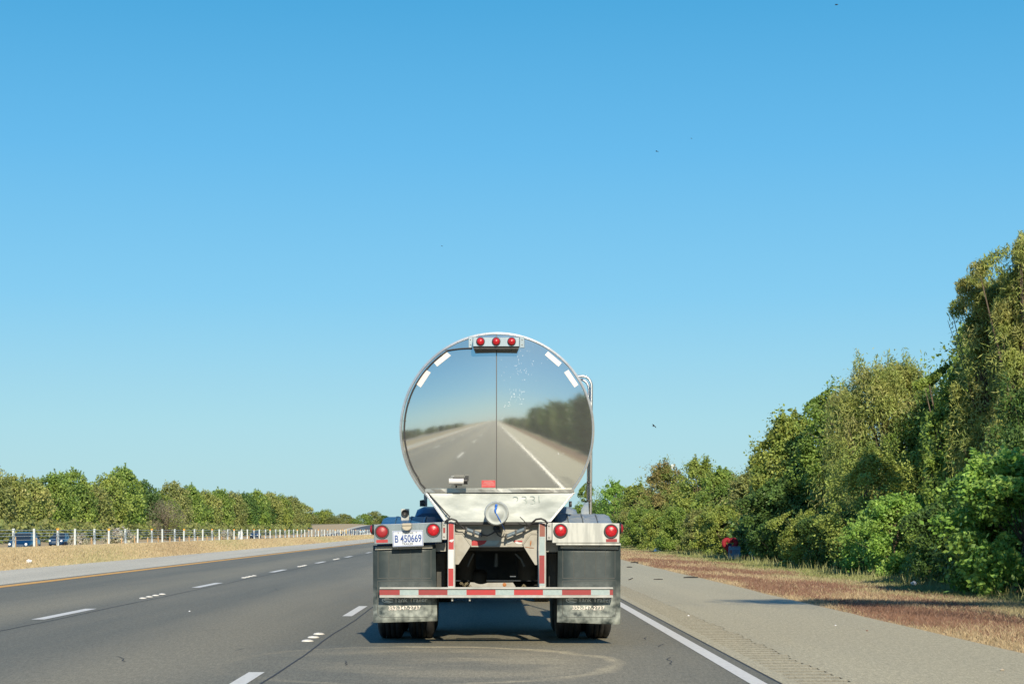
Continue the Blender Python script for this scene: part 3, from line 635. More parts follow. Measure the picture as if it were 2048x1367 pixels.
b = MB(); b.prism(Q([(1104.5, 1044.6), (1239, 1045.8), (1239, 1084.8), (1104.5, 1085)], YL), YL, YL + .17); b.prism(Q([(1112, 1085.5), (1242, 1086), (1242, 1090), (1112, 1089.5)], YL + .01), YL + .01, YL + .2)
rb = b.build('light_box', M['boxbright'], T, bevel=.004)
lamp(1121, 1060.5, YL, rb, M['lens']); lamp(1222, 1061.3, YL, rb, M['lens'])
b = MB(); b.prism(Q([(1212, 1077), (1234, 1077), (1234, 1083), (1212, 1083)], YL), YL - .004, YL + .001); b.build('reflector', M['dulltape'], rb)
b = MB(); b.lathe((X(1239, YL + .06), YL + .06, Z(1056, YL + .06)), (1, 0, 0), [(.055, 0), (.055, .014), (.048, .016)], 24); sl_ = b.build('side_light', M['black'], rb)
b = MB(); b.lathe((X(1239, YL + .06) + .014, YL + .06, Z(1056, YL + .06)), (1, 0, 0), [(.046, 0), (.040, .018), (.001, .026)], 24); b.build('lens', M['lensdull'], sl_)
# hinge plates next to the boxes
for (pa, pb, pc_, pd, box) in ((884.3, 893.3, 1042.5, 1078.5, lb), (1093.8, 1103.8, 1044.5, 1079.5, rb)):
    b = MB(); b.prism(Q([(pa, pc_), (pb, pc_), (pb, pd), (pa, pd)], YL + .01), YL + .01, YL + .09); h_ = b.build('hinge_plate', M['alu'], T, bevel=.003)
    b = MB()
    for py in (pc_ + 6, pd - 6): b.mark(); b.lathe(P((pa + pb) / 2 - .5, py, YL + .01), (0, -1, 0), [(.010, 0), (.010, .006), (.001, .009)], 8)
    b.build('bolt', M['screw'], h_)
tape('small_tape', [(886.3, 1054.5), (890.5, 1054.5), (890.5, 1065), (886.3, 1065)], YL + .009, M['dulltape'], h_)
# plate lamp and registration plate
YP = YL - .012
b = MB()
cx, cz = X(814, YP), Z(1051, YP)
arc = [(cx + .046 * math.cos(a), cz - .010 + .036 * math.sin(a)) for a in np.linspace(math.pi, 2 * math.pi, 14)]
b.prism([(cx + .048, cz + .018), (cx + .042, cz + .028), (cx - .044, cz + .026), (cx - .048, cz + .016), (cx - .046, cz - .010)] + arc[1:-1] + [(cx + .046, cz - .010)], YP - .065, YL)
pl = b.build('plate_lamp', M['cream'], lb, bevel=.006)
b = MB(); b.prism([(cx - .045, cz + .004), (cx + .045, cz + .006), (cx + .045, cz + .001), (cx - .045, cz - .001)], YP - .068, YP - .06); b.build('lamp_slot', M['black'], lb)
rot = R_(1.9)
b = MB(); pcx, pcy = 815.7, 1076
b.box(X(pcx - 30.7, YP), X(pcx + 30.7, YP), YP - .002, YP + .003, Z(pcy + 15.9, YP), Z(pcy - 15.9, YP), rot)
plate = b.build('registration_plate', M['plate'], T, bevel=.002)
b = MB(); w_, h_, t_ = X(pcx + 29.6, YP) - X(pcx, YP), 15.0 * YP / F, .004; c = (X(pcx, YP), Z(pcy, YP))
for bx in ((c[0] - w_, c[0] + w_, c[1] + h_ - t_, c[1] + h_), (c[0] - w_, c[0] + w_, c[1] - h_, c[1] - h_ + t_), (c[0] - w_, c[0] - w_ + t_, c[1] - h_, c[1] + h_), (c[0] + w_ - t_, c[0] + w_, c[1] - h_, c[1] + h_)):
    b.box(bx[0], bx[1], YP - .0035, YP - .001, bx[2], bx[3], rot, c)
b.build('plate_border', M['plateblue'], plate)
text('plate_state', 'MAINE', pcx + .3, 1065.2, YP - .003, 3.6, 21, M['black'], plate, rot)
text('plate_number', 'B 450669', pcx + .5, 1076.2, YP - .003, 15, 53, M['plateblue'], plate, rot, bold=.012)
text('plate_type', 'TRAILER', pcx - .5, 1086.9, YP - .003, 4.2, 22, M['black'], plate, rot)
b = MB()
for q in ((796.5, 1064.6), (832.6, 1063.6)): b.mark(); b.lathe(P(q[0], q[1], YP), (0, -1, 0), [(.006, 0), (.006, .004), (.0005, .006)], 10)
b.build('bolt', M['screw'], plate)
# mud flaps with clamp strips
def flap(pts, strip, ribs, cxpx, lab):
    Y = 17.60
    b = MB(); tp = [P(*q, Y) for q in pts]; K = 10; vs = []
    for s_ in (0, .014):
        for j in range(K + 1):
            t = j / K; bow = 0.0
            l_ = tp[0].lerp(tp[3], t); r_ = tp[1].lerp(tp[2], t)
            for i in range(5):
                q = l_.lerp(r_, i / 4); vs.append((q.x, Y + s_ + bow, q.z))
    h_ = 5 * (K + 1)
    fs = [(j * 5 + i, j * 5 + i + 1, (j + 1) * 5 + i + 1, (j + 1) * 5 + i) for j in range(K) for i in range(4)]
    fs += [tuple(h_ + k for k in f[::-1]) for f in fs]
    edge = [j * 5 for j in range(K + 1)] + [K * 5 + i for i in range(1, 5)] + [j * 5 + 4 for j in range(K - 1, -1, -1)] + [i for i in range(3, 0, -1)]
    fs += [(edge[k], edge[(k + 1) % len(edge)], h_ + edge[(k + 1) % len(edge)], h_ + edge[k]) for k in range(len(edge))]
    b.add(vs, fs, True); fo = b.build('mud_flap', M['flap'], T); fo['label'] = lab
    def onf(px, py, d=.0035):
        t = (py - pts[0][1]) / (pts[3][1] - pts[0][1]); q = P(px, py, Y); q.y = Y - d; return q
    b = MB()
    for q in ribs: b.tube([onf(q, py, .001) for py in np.linspace(1099, 1154, 8)], .0035, 5)
    b.tube([onf(q, 1155.5, .001) for q in np.linspace(ribs[0] - 1, ribs[-1], 8)], .0035, 5)
    l_, r_ = ribs[0] - .8, ribs[-1] + 2
    fr = [(l_, 1161), (r_, 1160)] + [(r_, 1222), (r_ - 2, 1229), (r_ - 8, 1233), (l_ + 8, 1233.5), (l_ + 2, 1230), (l_, 1224), (l_, 1161)]
    b.tube([onf(a, c, .0005) for a, c in fr], .003, 5)
    b.build('moulded_rib', M['flapline'], fo)
    def lay(o, py):
        t = (py - pts[0][1]) / (pts[3][1] - pts[0][1]); pass
    lay(text('flap_name', 'Tank Trailer', cxpx + 12.5, 1198.5, Y - .003, 9.5, 67, M['flapgrey'], fo, R_(1) if cxpx < 1000 else R_(-1), bold=.02), 1198)
    lay(text('flap_phone', '352-347-2737', cxpx, 1215, Y - .003, 8.2, 64.5, M['flapwhite'], fo, R_(1) if cxpx < 1000 else R_(-1), bold=.016), 1215)
    # oval emblem with an open-jawed reptile head
    ex_, ey_ = cxpx - 33.5, 1199
    b = MB(); K = 24
    ring_o = [(ex_ + 12.0 * math.cos(a), ey_ - 6.0 * math.sin(a)) for a in np.linspace(R_(150), R_(330), K)]
    ring_i = [(ex_ + 10.0 * math.cos(a), ey_ + .4 - 4.4 * math.sin(a)) for a in np.linspace(R_(330), R_(150), K)]
    b.prism(Q(ring_o + ring_i, Y - .003), Y - .0035, Y - .0015)
    b.prism(Q([(ex_ - 9, ey_ - 2), (ex_ - 4, ey_ - 5), (ex_ + 2, ey_ - 4.2), (ex_ + 4, ey_ - 2.2), (ex_ + 11, ey_ - 1.5), (ex_ + 11, ey_ + .2), (ex_ + 3, ey_ + .2), (ex_ - 4, ey_ + .6), (ex_ - 8, ey_ + 1)], Y - .003), Y - .0045, Y - .002)
    b.prism(Q([(ex_ - 6, ey_ + 1.6), (ex_ + 2, ey_ + 1.6), (ex_ + 10, ey_ + 3.6), (ex_ + 9, ey_ + 4.8), (ex_ + 1, ey_ + 4), (ex_ - 5, ey_ + 3.2)], Y - .003), Y - .0045, Y - .002)
    lay(b.build('emblem', M['flapgrey'], fo), 1199)
    for sp_ in strip:
        b = MB(); b.prism(Q(sp_[0], Y - .02), Y - .024, Y - .004); st = b.build('clamp_strip', M['frame'], T, bevel=.002)
        b = MB()
        for q in sp_[1]: b.mark(); b.lathe(P(*q, Y - .024), (0, -1, 0), [(.010, 0), (.010, .006), (.001, .010)], 8)
        b.build('bolt', M['screw'], st)
flap([(746, 1090), (871, 1088), (874.5, 1241), (746.5, 1244.5)], [([(750, 1092.5), (865, 1089.5), (865, 1095.5), (750, 1099)], [(753, 1095.3), (862, 1091.5), (796, 1095), (832, 1094)])], [756, 777.5, 800, 821.5, 843.5, 862], 809, 'rubber mud flap under the plate side')
flap([(1116, 1089), (1241.5, 1089), (1240.5, 1248), (1114, 1243.5)], [([(1121, 1089.3), (1237, 1091.5), (1237, 1098.7), (1121, 1096.3)], [(1124, 1092.5), (1161, 1093.3), (1198, 1094.3), (1234.5, 1095.5)])], [1125.5, 1147.5, 1169.5, 1191.5, 1211, 1230], 1177, 'rubber mud flap under the bright box')
# impact bar: C channel with lips, striped tape
YI = 17.47
b = MB()
b.prism(Q([(759.5, 1173.5), (1226, 1173.5), (1226, 1177), (759.2, 1177)], YI), YI - .02, YI + .085)
b.prism(Q([(759.2, 1177), (1226, 1177), (1226, 1190.5), (759, 1190.5)], YI), YI, YI + .08)
b.prism(Q([(759, 1190.5), (1226, 1190.5), (1226, 1194.3), (759, 1194.3)], YI), YI - .02, YI + .085)
bar = b.build('impact_bar', M['alu'], T, bevel=.002)
e = [759, 799.5, 837, 895, 933, 991, 1028, 1086, 1124, 1182, 1219.5, 1226]
for i in range(11):
    tape('tape_segment', [(e[i], 1178.4), (e[i + 1], 1178.4), (e[i + 1], 1189), (e[i], 1189)], YI, M['dulltape'] if i % 2 == 0 and i in (0, 2, 8, 10) else (M['redtape'] if i % 2 == 0 else M['greytape']), bar)
# uprights with tape
YU = 17.50
for side, outl, tapes in ((0, [(895.5, 1042), (909.5, 1042), (910, 1175), (895.5, 1175)], [((897.2, 907.3, 1045.5, 1098), 'redtape'), ((896.8, 907, 1098, 1136), 'whitetape'), ((896.8, 906.6, 1136, 1171), 'redtape')]),
                         (1, [(1077.5, 1044.5), (1092, 1044.5), (1092, 1096), (1091, 1175), (1078.5, 1175), (1076.5, 1096)], [((1079.2, 1089.8, 1046, 1072.3), 'browntape'), ((1078.8, 1089.3, 1072.3, 1109.8), 'greytape'), ((1078.6, 1089, 1109.8, 1166), 'dulltape'), ((1079, 1088.7, 1166, 1170.5), 'greytape')])):
    b = MB(); b.prism(Q(outl, YU), YU, YU + .14); b.box(X(outl[0][0] - 1, YU), X(outl[1][0] + 1, YU), YU + .10, YU + .14, Z(1175, YU), Z(1100, YU))
    up = b.build('upright', M['alu'], T, bevel=.004)
    for (xa, xb, ya, yb), mm in tapes: tape('tape_segment', [(xa, ya), (xb, ya), (xb, yb), (xa, yb)], YU, M[mm], up)
    if side == 0: tape('torn_tape_patch', [(898, 1081), (901, 1078.5), (907.2, 1077.5), (907.2, 1080), (904, 1083.5), (900, 1082.5)], YU - .002, M['whitetape'], up)
# cables and sleeves on the sill
b = MB(); YK = 17.50
b.mark().tube([P(891, 1043, 17.47), P(896, 1039, 17.44), P(903, 1037, 17.43), P(912, 1040, 17.44), P(919, 1049, 17.47), P(927, 1055, 17.52), P(931, 1057, YK)], .010, 8)
b.mark().tube([P(964, 1068.5, YK), P(974, 1070.5, YK), P(983, 1067, YK), P(990, 1062, YK)], .007, 8)
b.mark().tube([P(993, 1064, YK), P(996, 1069, YK), P(1003, 1072.8, YK), P(1012, 1072, YK)], .007, 8)
b.mark().tube([P(1052, 1055, YK), P(1058, 1051.5, YK), P(1065, 1044, 17.46), P(1072, 1038, 17.43), P(1082, 1036.5, 17.42), P(1090, 1040, 17.42), P(1095, 1046, 17.45)], .010, 8)
b.mark().tube([P(1057, 1051, 17.49), P(1049, 1042, 17.44), P(1040, 1033, 17.40)], .004, 6)
cb = b.build('trailer_cable', M['cable'], T)
for pa, pb in (((933, 1058), (963, 1068.5)), ((1013, 1071.5), (1050, 1057))):
    b = MB(); b.cyl(P(*pa, YK), P(*pb, YK), .019, n=16); sv = b.build('cable_sleeve', M['sleeve'], T)
    b = MB()
    for t in (.0, .5, 1.0):
        b.mark(); q = P(*pa, YK).lerp(P(*pb, YK), t); b.box(q.x - .008, q.x + .008, q.y - .022, YF, q.z - .022, q.z + .026)
    b.build('clamp', M['ring'], sv)
b = MB(); b.lathe(P(993, 1056, YF), (0, -1, 0), [(.032, 0), (.034, .05), (.028, .10), (.001, .11)], 20); b.box(X(988), X(1002), 17.50, 17.58, Z(1064), Z(1058)); b.build('socket_plug', M['black'], T)
# bright cross member under the sill with a scalloped top edge and chain
sc = [(936, 1177)] + [(940.5, 1163.5), (948, 1163.8)] + [(948 + 28 * t, 1163.8 + 3.6 * math.sin(math.pi * t)) for t in np.linspace(.1, .95, 8)] + [(1026, 1164), (1034, 1177)]
b = MB(); b.prism(Q(sc, 17.66), 17.64, 17.68); cm = b.build('cross_member', M['frame'], T, bevel=.002)
b = MB(); b.lathe(P(1009, 1168.5, 17.64), (0, -1, 0), [(.020, 0), (.018, .003), (.001, .004)], 14); b.build('rust_stain', M['rust'], cm)
b = MB(); rs = random.Random(4)
for k in range(9):
    px, py = 920 + k * 2.3 + rs.uniform(-1, 1), 1168 + rs.uniform(-3, 5); b.tube([P(px, py, 17.6), P(px + 2, py - 2.5, 17.6), P(px + 3.4, py, 17.6), P(px + 2, py + 2.5, 17.6), P(px, py, 17.6)], .004, 5)
for k in range(4): px, py = 1043 + k * 2, 1171 + rs.uniform(-2, 3); b.tube([P(px, py, 17.7), P(px + 2, py - 2.5, 17.7), P(px + 3, py + 2, 17.7)], .005, 5)
b.build('chain', mat('old_chain', (.26, .22, .13), .7, .3, alt=(.12, .1, .06), scale=(40, 40, 40)), T)
b = MB()
for px in (904.5, 939.5): b.mark(); b.cyl(P(px, 1194, 17.50), P(px, 1201, 17.50), .011, n=8)
b.build('bolt', M['screw'], bar)
# chassis: rails, cross beams, suspension
b = MB()
for x0 in (-.45, .37): b.box(TX + x0, TX + x0 + .08, 17.75, 28.6, .92, 1.16)
for yb in (17.9, 18.6, 19.5, 20.6, 21.3, 24.5, 27.5): b.box(TX - .45, TX + .45, yb, yb + .08, .95, 1.14)
for x0 in (-.62, .54): b.box(TX + x0, TX + x0 + .08, 18.1, 21.2, .50, .92)
b.box(TX - .50, TX + .50, 18.9, 19.0, .45, .56)
b.build('chassis_frame', M['frame_dark'], T)
b = MB()
for ya in (18.92, 20.20):
    b.mark(); b.cyl((TX - 1.2, ya, .51), (TX + 1.2, ya, .51), .065, n=14)
    for sx in (-.34, .34): b.cyl((TX + sx, ya, .62), (TX + sx, ya + .02, .92), .11, n=14)
    b.lathe((TX - .2, ya, .55), (0, 0, 1), [(.09, 0), (.1, .12), (.06, .16)], 12)
b.build('axle', M['frame_dark'], T)
b = MB()
for px0, px1 in ((935, 955), (1037, 1055)): b.mark(); b.tube([P(px0 + 12, 1106, 18.3), P(px0 + 4, 1122, 18.3), P(px0, 1132, 18.3)] if px0 < 1000 else [P(px0 - 6, 1106, 18.3), P(px0 + 6, 1118, 18.3), P(px0 + 12, 1132, 18.3)], .014, 8)
b.mark(); b.tube([P(993, 1106, 18.4), P(992, 1132, 18.4)], [.016, .024], 8); b.build('air_pipe', mat('dull_pipe', (.12, .14, .15), .5, .4), T)
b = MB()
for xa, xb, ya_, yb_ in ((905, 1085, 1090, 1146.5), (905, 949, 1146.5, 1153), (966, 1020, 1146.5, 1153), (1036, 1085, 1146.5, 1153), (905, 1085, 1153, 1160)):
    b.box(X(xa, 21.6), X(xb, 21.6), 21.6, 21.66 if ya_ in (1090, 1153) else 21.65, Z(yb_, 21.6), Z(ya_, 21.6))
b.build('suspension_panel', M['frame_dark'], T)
# wheels: duals on two axles; copies share the mesh
def make_wheel(off):
    r = empty('wheel', (0, 0, 0)); r.parent = T
    b = MB(); Rr = .503; w2 = .135
    b.lathe((0, 0, 0), (1, 0, 0), [(.29, -w2 * .85), (.36, -w2), (.44, -w2 * 1.0), (.485, -w2 * .86), (Rr, -w2 * .72), (Rr, -.062), (Rr - .012, -.058), (Rr - .012, -.050), (Rr, -.046), (Rr, -.006), (Rr - .012, -.003), (Rr - .012, .003), (Rr, .006), (Rr, .046), (Rr - .012, .050), (Rr - .012, .058), (Rr, .062), (Rr, w2 * .72), (.485, w2 * .86), (.44, w2), (.36, w2), (.29, w2 * .85)], 56)
    b.build('tyre', M['rubber'], r, off=Vector((0, 0, 0)))
    b = MB(); b.lathe((0, 0, 0), (1, 0, 0), [(.30, -.10), (.29, -.07), (.22, -.02), (.12, 0), (.11, .06), (.001, .07)], 32); b.build('rim', M['alu'], r, off=Vector((0, 0, 0)))
    return r
wh = make_wheel(None); first = True
def place_copy(src, loc, parent):
    c = src.copy(); COL.objects.link(c); c.parent = parent; c.location = loc
    for ch in src.children:
        d = ch.copy(); COL.objects.link(d); d.parent = c
    return c
for ya in (18.92, 20.20):
    for xc in (-1.045, -.72, .835, 1.155):
        loc = (xc + .0 - TX + (.02 if xc > 0 else 0), ya - TY, .503)
        if first: wh.location = loc; first = False
        else: place_copy(wh, loc, T)
# fenders (moulded, ribbed)
def fender(x0, x1, y0, y1, zt, m, name='fender', crown=.10):
    b = MB(); rings = []; K = 12
    for j in range(K + 1):
        t = j / K; y = y0 + (y1 - y0) * t; zz_ = zt - crown * (abs(2 * t - 1) ** 3.2) * 1.6
        ex_ = .012 if j % 4 == 0 else 0
        r = .07; prof = [(x0, zz_ - .16), (x0, zz_ - r), (x0 + r * .3, zz_ - r * .3), (x0 + r, zz_), (x1 - r, zz_), (x1 - r * .3, zz_ - r * .3), (x1, zz_ - r), (x1, zz_ - .16)]
        rings.append([(q[0], y, q[1] + ex_) for q in prof])
    b.loft(rings); fo = b.build(name, m, T)
    b = MB()
    for xx in np.linspace(x0 + .16, x1 - .16, 3):
        b.mark(); b.tube([(xx, y0 + (y1 - y0) * j / K, zt - crown * (abs(2 * j / K - 1) ** 3.2) * 1.6 + .004) for j in range(K + 1)], .014, 6)
    b.build('fender_rib', m, fo)
    return fo
fender(-1.13, -.50, 17.75, 19.9, Z(1034.5, 18.6), M['fender'])
fender(.67, 1.29, 17.75, 19.9, Z(1029, 18.6), M['fenderlit'])
def dome(px0, px1, pyt, Y, m, name):
    b = MB(); x0, x1 = X(px0, Y), X(px1, Y); zt = Z(pyt, Y); rings = []
    for y, k in ((Y, .45), (Y + .1, .8), (Y + .3, 1), (Y + .9, 1), (Y + 1.2, .8)):
        zz_ = zt - (1 - k) * .14; r = .09
        rings.append([(x0, y, zz_ - .32), (x0, y, zz_ - r * 1.3), (x0 + r * .35, y, zz_ - r * .4), (x0 + r * 1.2, y, zz_), (x1 - r * 1.2, y, zz_), (x1 - r * .35, y, zz_ - r * .4), (x1, y, zz_ - r * 1.3), (x1, y, zz_ - .32)])
    b.loft(rings); return b.build(name, m, T)
dome(827, 900, 1012, 19.95, M['fender'], 'fender'); dome(1095, 1160, 1012, 19.95, M['fenderlit'], 'fender')
# work lamp on a bracket on the left fender, hose rollers
b = MB(); b.prism(Q([(802, 1017), (818.3, 1017), (818.3, 1040), (802, 1040)], 18.2), 18.2, 18.23); wk = b.build('lamp_bracket', M['alu'], T, bevel=.003)
b = MB(); b.lathe(P(810, 1025.5, 18.2), (0, -1, 0), [(.037, 0), (.037, .03), (.031, .032), (.028, .006), (.001, .004)], 24); b.build('work_lamp', M['black'], wk)
b = MB(); b.cyl(P(844.5, 1005, 19.4), P(844.5, 1005, 19.9), .028, n=16); b.prism(Q([(839.5, 1000), (847, 998.5), (849.5, 1003), (849.5, 1012), (839.5, 1012)], 19.42), 19.43, 19.46); b.build('hose_roller', M['ring'], T)
b = MB(); b.box(X(848, 19.5), X(854, 19.5), 19.45, 19.6, Z(1012, 19.5), Z(988, 19.5)); b.build('bracket_arm', M['alu'], T)
b = MB(); b.cyl(P(1138, 1007.5, 19.5), P(1143.5, 1007.5, 19.5), .033, n=16); b.build('hose_roller', M['ring'], T)
# vapour pipes bending over onto the tank
YV = 22.0
b = MB()
def bend(px0, px1, pyt, pyb, Y, r):
    pts = [P(px0 - 30, pyt - 2, Y + .05), P(px0, pyt, Y), P(px0 + (px1 - px0) * .35, pyt, Y)]
    for a in np.linspace(80, 5, 7): pts.append(P(px1 - 17 + 17 * math.cos(R_(a)), pyt + 20 - 20 * math.sin(R_(a)), Y))
    return pts + [P(px1, pyt + 24, Y), P(px1 - 1, (pyt + pyb) / 2, Y), P(px1 - 2, pyb, Y)]
for px0, px1, pyt, pyb, Yv in ((1156, 1183.2, 752, 1030, 22.0), (1158, 1178.0, 758.5, 1003, 22.15)):
    b = MB(); b.tube(bend(px0, px1, pyt, pyb, Yv, 1), .017, 12); b.build('vapour_pipe', M['pipe'], T)
b = MB()
for py in (962, 999): b.mark(); b.box(X(1175, 21.98), X(1181.5, 21.98), 21.97, 22.2, Z(py + 3, 22), Z(py, 22))
b.build('pipe_clamp', M['frame_dark'], T)
b = MB(); b.prism(Q([(1162, 1031), (1162, 1018), (1170, 1005), (1177, 1003), (1178.5, 1031)], 21.8), 21.8, 21.83); b.build('pipe_bracket', M['fenderlit'], T, bevel=.004)
b = MB(); b.box(X(1150, 21.5), X(1190, 21.5), 20.9, 22.6, Z(1060, 21.5), Z(1031, 21.5)); b.build('side_step', M['fenderlit'], T, bevel=.02)
# front of the trailer
b = MB(); b.box(TX - .5, TX - .4, 26.3, 26.42, .35, .95); b.box(TX + .4, TX + .5, 26.3, 26.42, .35, .95); b.box(TX - .62, TX - .3, 26.2, 26.5, .30, .35); b.box(TX + .3, TX + .62, 26.2, 26.5, .30, .35); b.build('landing_leg', M['frame_dark'], T)

# ------------------------------------------------------------------ tractor unit, mostly hidden in front of the trailer
OFF = Vector((TX, 30, 0))
TR = empty('truck_tractor', (TX, 30, 0), 'tractor unit in front of the steel tank, glimpsed beneath it', 'truck')
b = MB()
for x0 in (-.43, .35): b.box(TX + x0, TX + x0 + .08, 27.6, 36.2, .70, .92)
for yb in (27.6, 29.5, 31.5, 34): b.box(TX - .43, TX + .43, yb, yb + .1, .72, .90)
for ya in (28.3, 29.6): b.cyl((TX - 1.1, ya, .5), (TX + 1.1, ya, .5), .09, n=12)
b.build('chassis', M['frame_dark'], TR)
cabm = mat('cab_paint', (.03, .12, .28), .3, coat=.5)
b = MB(); prof = [(31.6, .75), (31.6, 2.75), (31.9, 2.95), (32.9, 2.85), (33.6, 2.05), (35.4, 1.75), (35.9, 1.5), (36.0, .75)]
b.loft([[(TX + sx * (.95 if sx * sx == 1 else 1), y, z) for y, z in prof] for sx in (-1.0, -.99, .99, 1.0)], sm=False); cabo = b.build('cab', cabm, TR, bevel=.03)
b = MB(); b.box(TX - .5, TX + .5, 31.585, 31.6, 1.7, 2.3); b.build('rear_window', M['black'], cabo)
for ya, xl in ((28.3, (-1.045, -.72, .855, 1.175)), (29.6, (-1.045, -.72, .855, 1.175)), (34.6, (-.95, 1.08))):
    for xc in xl: place_copy(wh, (xc - TX, ya - 30, .503), TR)
OFF = Vector((0, 0, 0))

# ------------------------------------------------------------------ cable barrier on the median
galv = mat('galvanised_post', (.62, .66, .66), .5, .25, alt=(.50, .54, .54), scale=(6, 6, 6))
capm = mat('orange_cap', (.85, .38, .03), .5)
CB = empty('cable_barrier', (-17, 59, .4), 'galvanised cable barrier with orange-capped posts on the grass median', 'cable barrier')
OFF = Vector((-17, 59, .4)); Lx = -17.0
b = MB(); b.box(Lx - .045, Lx + .045, 59 - .04, 59 + .04, -.2 + .4, 1.18); b.box(Lx - .055, Lx + .055, 59 - .05, 59 + .05, .2, .46)
post0 = b.build('post', galv, CB, bevel=.006)
b = MB(); b.box(Lx - .050, Lx + .050, 59 - .046, 59 + .046, 1.10, 1.19); cap0 = b.build('reflector_cap', capm, post0, bevel=.004)
ysp = []; k = 0; yv = 59.0 + 3.19 * -1
inv0 = .001053; 
rec = [inv0 - .054e-3]; 
yposts = []
i = -1
while True:
    r_ = inv0 + (i // 2) * .1081e-3 + (0.048e-3 if i % 2 else 0); px = VX - 1 / r_; yp = F * 17.0 * r_
    if yp > 262 or len(yposts) > 80: break
    yposts.append((yp, i)); i += 1
for n_, (yp, i) in enumerate(yposts):
    dz = -0.0011 * (min(yp, 260) - 59) * .9
    if n_ == 0: p_ = post0
    else: p_ = post0.copy(); COL.objects.link(p_); p_.parent = CB
    p_.location = (0, yp - 59, dz); p_.scale = (1.0 if i % 2 == 0 else .85, 1, 1)
    p_.rotation_euler = (0, random.uniform(-.012, .012), 0)
    if (i - 2) % 3 == 0 and n_ > 0:
        c_ = cap0.copy(); COL.objects.link(c_); c_.parent = p_
bpy.data.objects.remove(cap0)
for z_ in (1.12, 1.0, .90, .76):
    b = MB(); pts = [(Lx + (.05 if n_ % 2 else -.05), yp, z_ - 0.0011 * (min(yp, 260) - 59) * .9) for n_, (yp, i) in enumerate(yposts)]
    b.tube(pts, .011, 5); b.build('cable', galv, CB)
OFF = Vector((0, 0, 0))
# tan wooden stakes on the far side of the median
stm = mat('pale_wood_stake', (.50, .33, .16), .8, alt=(.40, .25, .12), scale=(8, 8, 8))
b = MB(); b.box(-.030, .030, -.03, .03, -.60, .92); b.add([(-.03, -.03, .92), (.03, -.03, .92), (.03, .03, .92), (-.03, .03, .92), (0, 0, .96)], [(0, 1, 4), (1, 2, 4), (2, 3, 4), (3, 0, 4)])
stake = b.build('wooden_stake', stm, bevel=.004); rs = random.Random(12); first = True
for k in range(52):
    y = 68 + 3.3 * k; x = -18.4
    o = stake if first else stake.copy()
    if not first: COL.objects.link(o)
    first = False
    o.location = (x, y, H - (1074 - (y - 60) * .042 - HY) * y / F - .92 + rs.uniform(-.05, .03)); o.rotation_euler = (rs.uniform(-.05, .05), rs.uniform(-.06, .06), rs.uniform(0, 1))
    px = VX + x * F / y
    where = 'in front of the blue cars' if px < 160 else ('left of the pale sign board' if px < 478 else 'between the pale sign board and the tanker')
    tag(o, 'tan wooden stake beyond the cable barrier, ' + where, 'stake', 'tan stakes beyond the barrier, ' + where)
# pale panel sign
px, Ys = 480.5, 100; cx = X(px, 120); Ys = 120
sg = empty('median_sign', (cx, Ys, .2), 'pale grey perforated panel sign beside the cable barrier posts', 'sign')
b = MB(); b.box(-.14, .16, -.01, .01, .17, .78); 
for zz_ in (.3, .45, .6, .72): b.box(-.12, .14, -.014, -.0105, zz_, zz_ + .03)
b.build('panel', mat('pale_panel', (.62, .66, .66), .5), sg, off=Vector((0, 0, 0)), bevel=.002)
b = MB(); b.box(-.02, .02, .012, .05, -.3, .8); b.build('post', galv, sg, off=Vector((0, 0, 0)))
# yellow gantry frame on the embankment
Yg = 575; cx = X(686.7, Yg); zb = float(ground_z(cx, Yg)); yg = empty('yellow_frame', (cx, Yg, zb), 'small yellow two-legged frame with a diagonal brace on the distant embankment', 'frame')
ym = mat('yellow_paint', (.75, .50, .10), .5); b = MB()
b.box(-1.05, -.78, -.1, .1, -.4, 1.35); b.build('leg', ym, yg, off=Vector((0, 0, 0)))
b = MB(); b.box(.78, 1.05, -.1, .1, -.4, 1.45); b.build('leg', ym, yg, off=Vector((0, 0, 0)))
b = MB(); b.tube([(-.8, 0, 1.0), (.8, 0, 1.05)], .06, 6); b.tube([(-.8, 0, .15), (.6, 0, 1.0)], .09, 6); b.build('brace', ym, yg, off=Vector((0, 0, 0)))

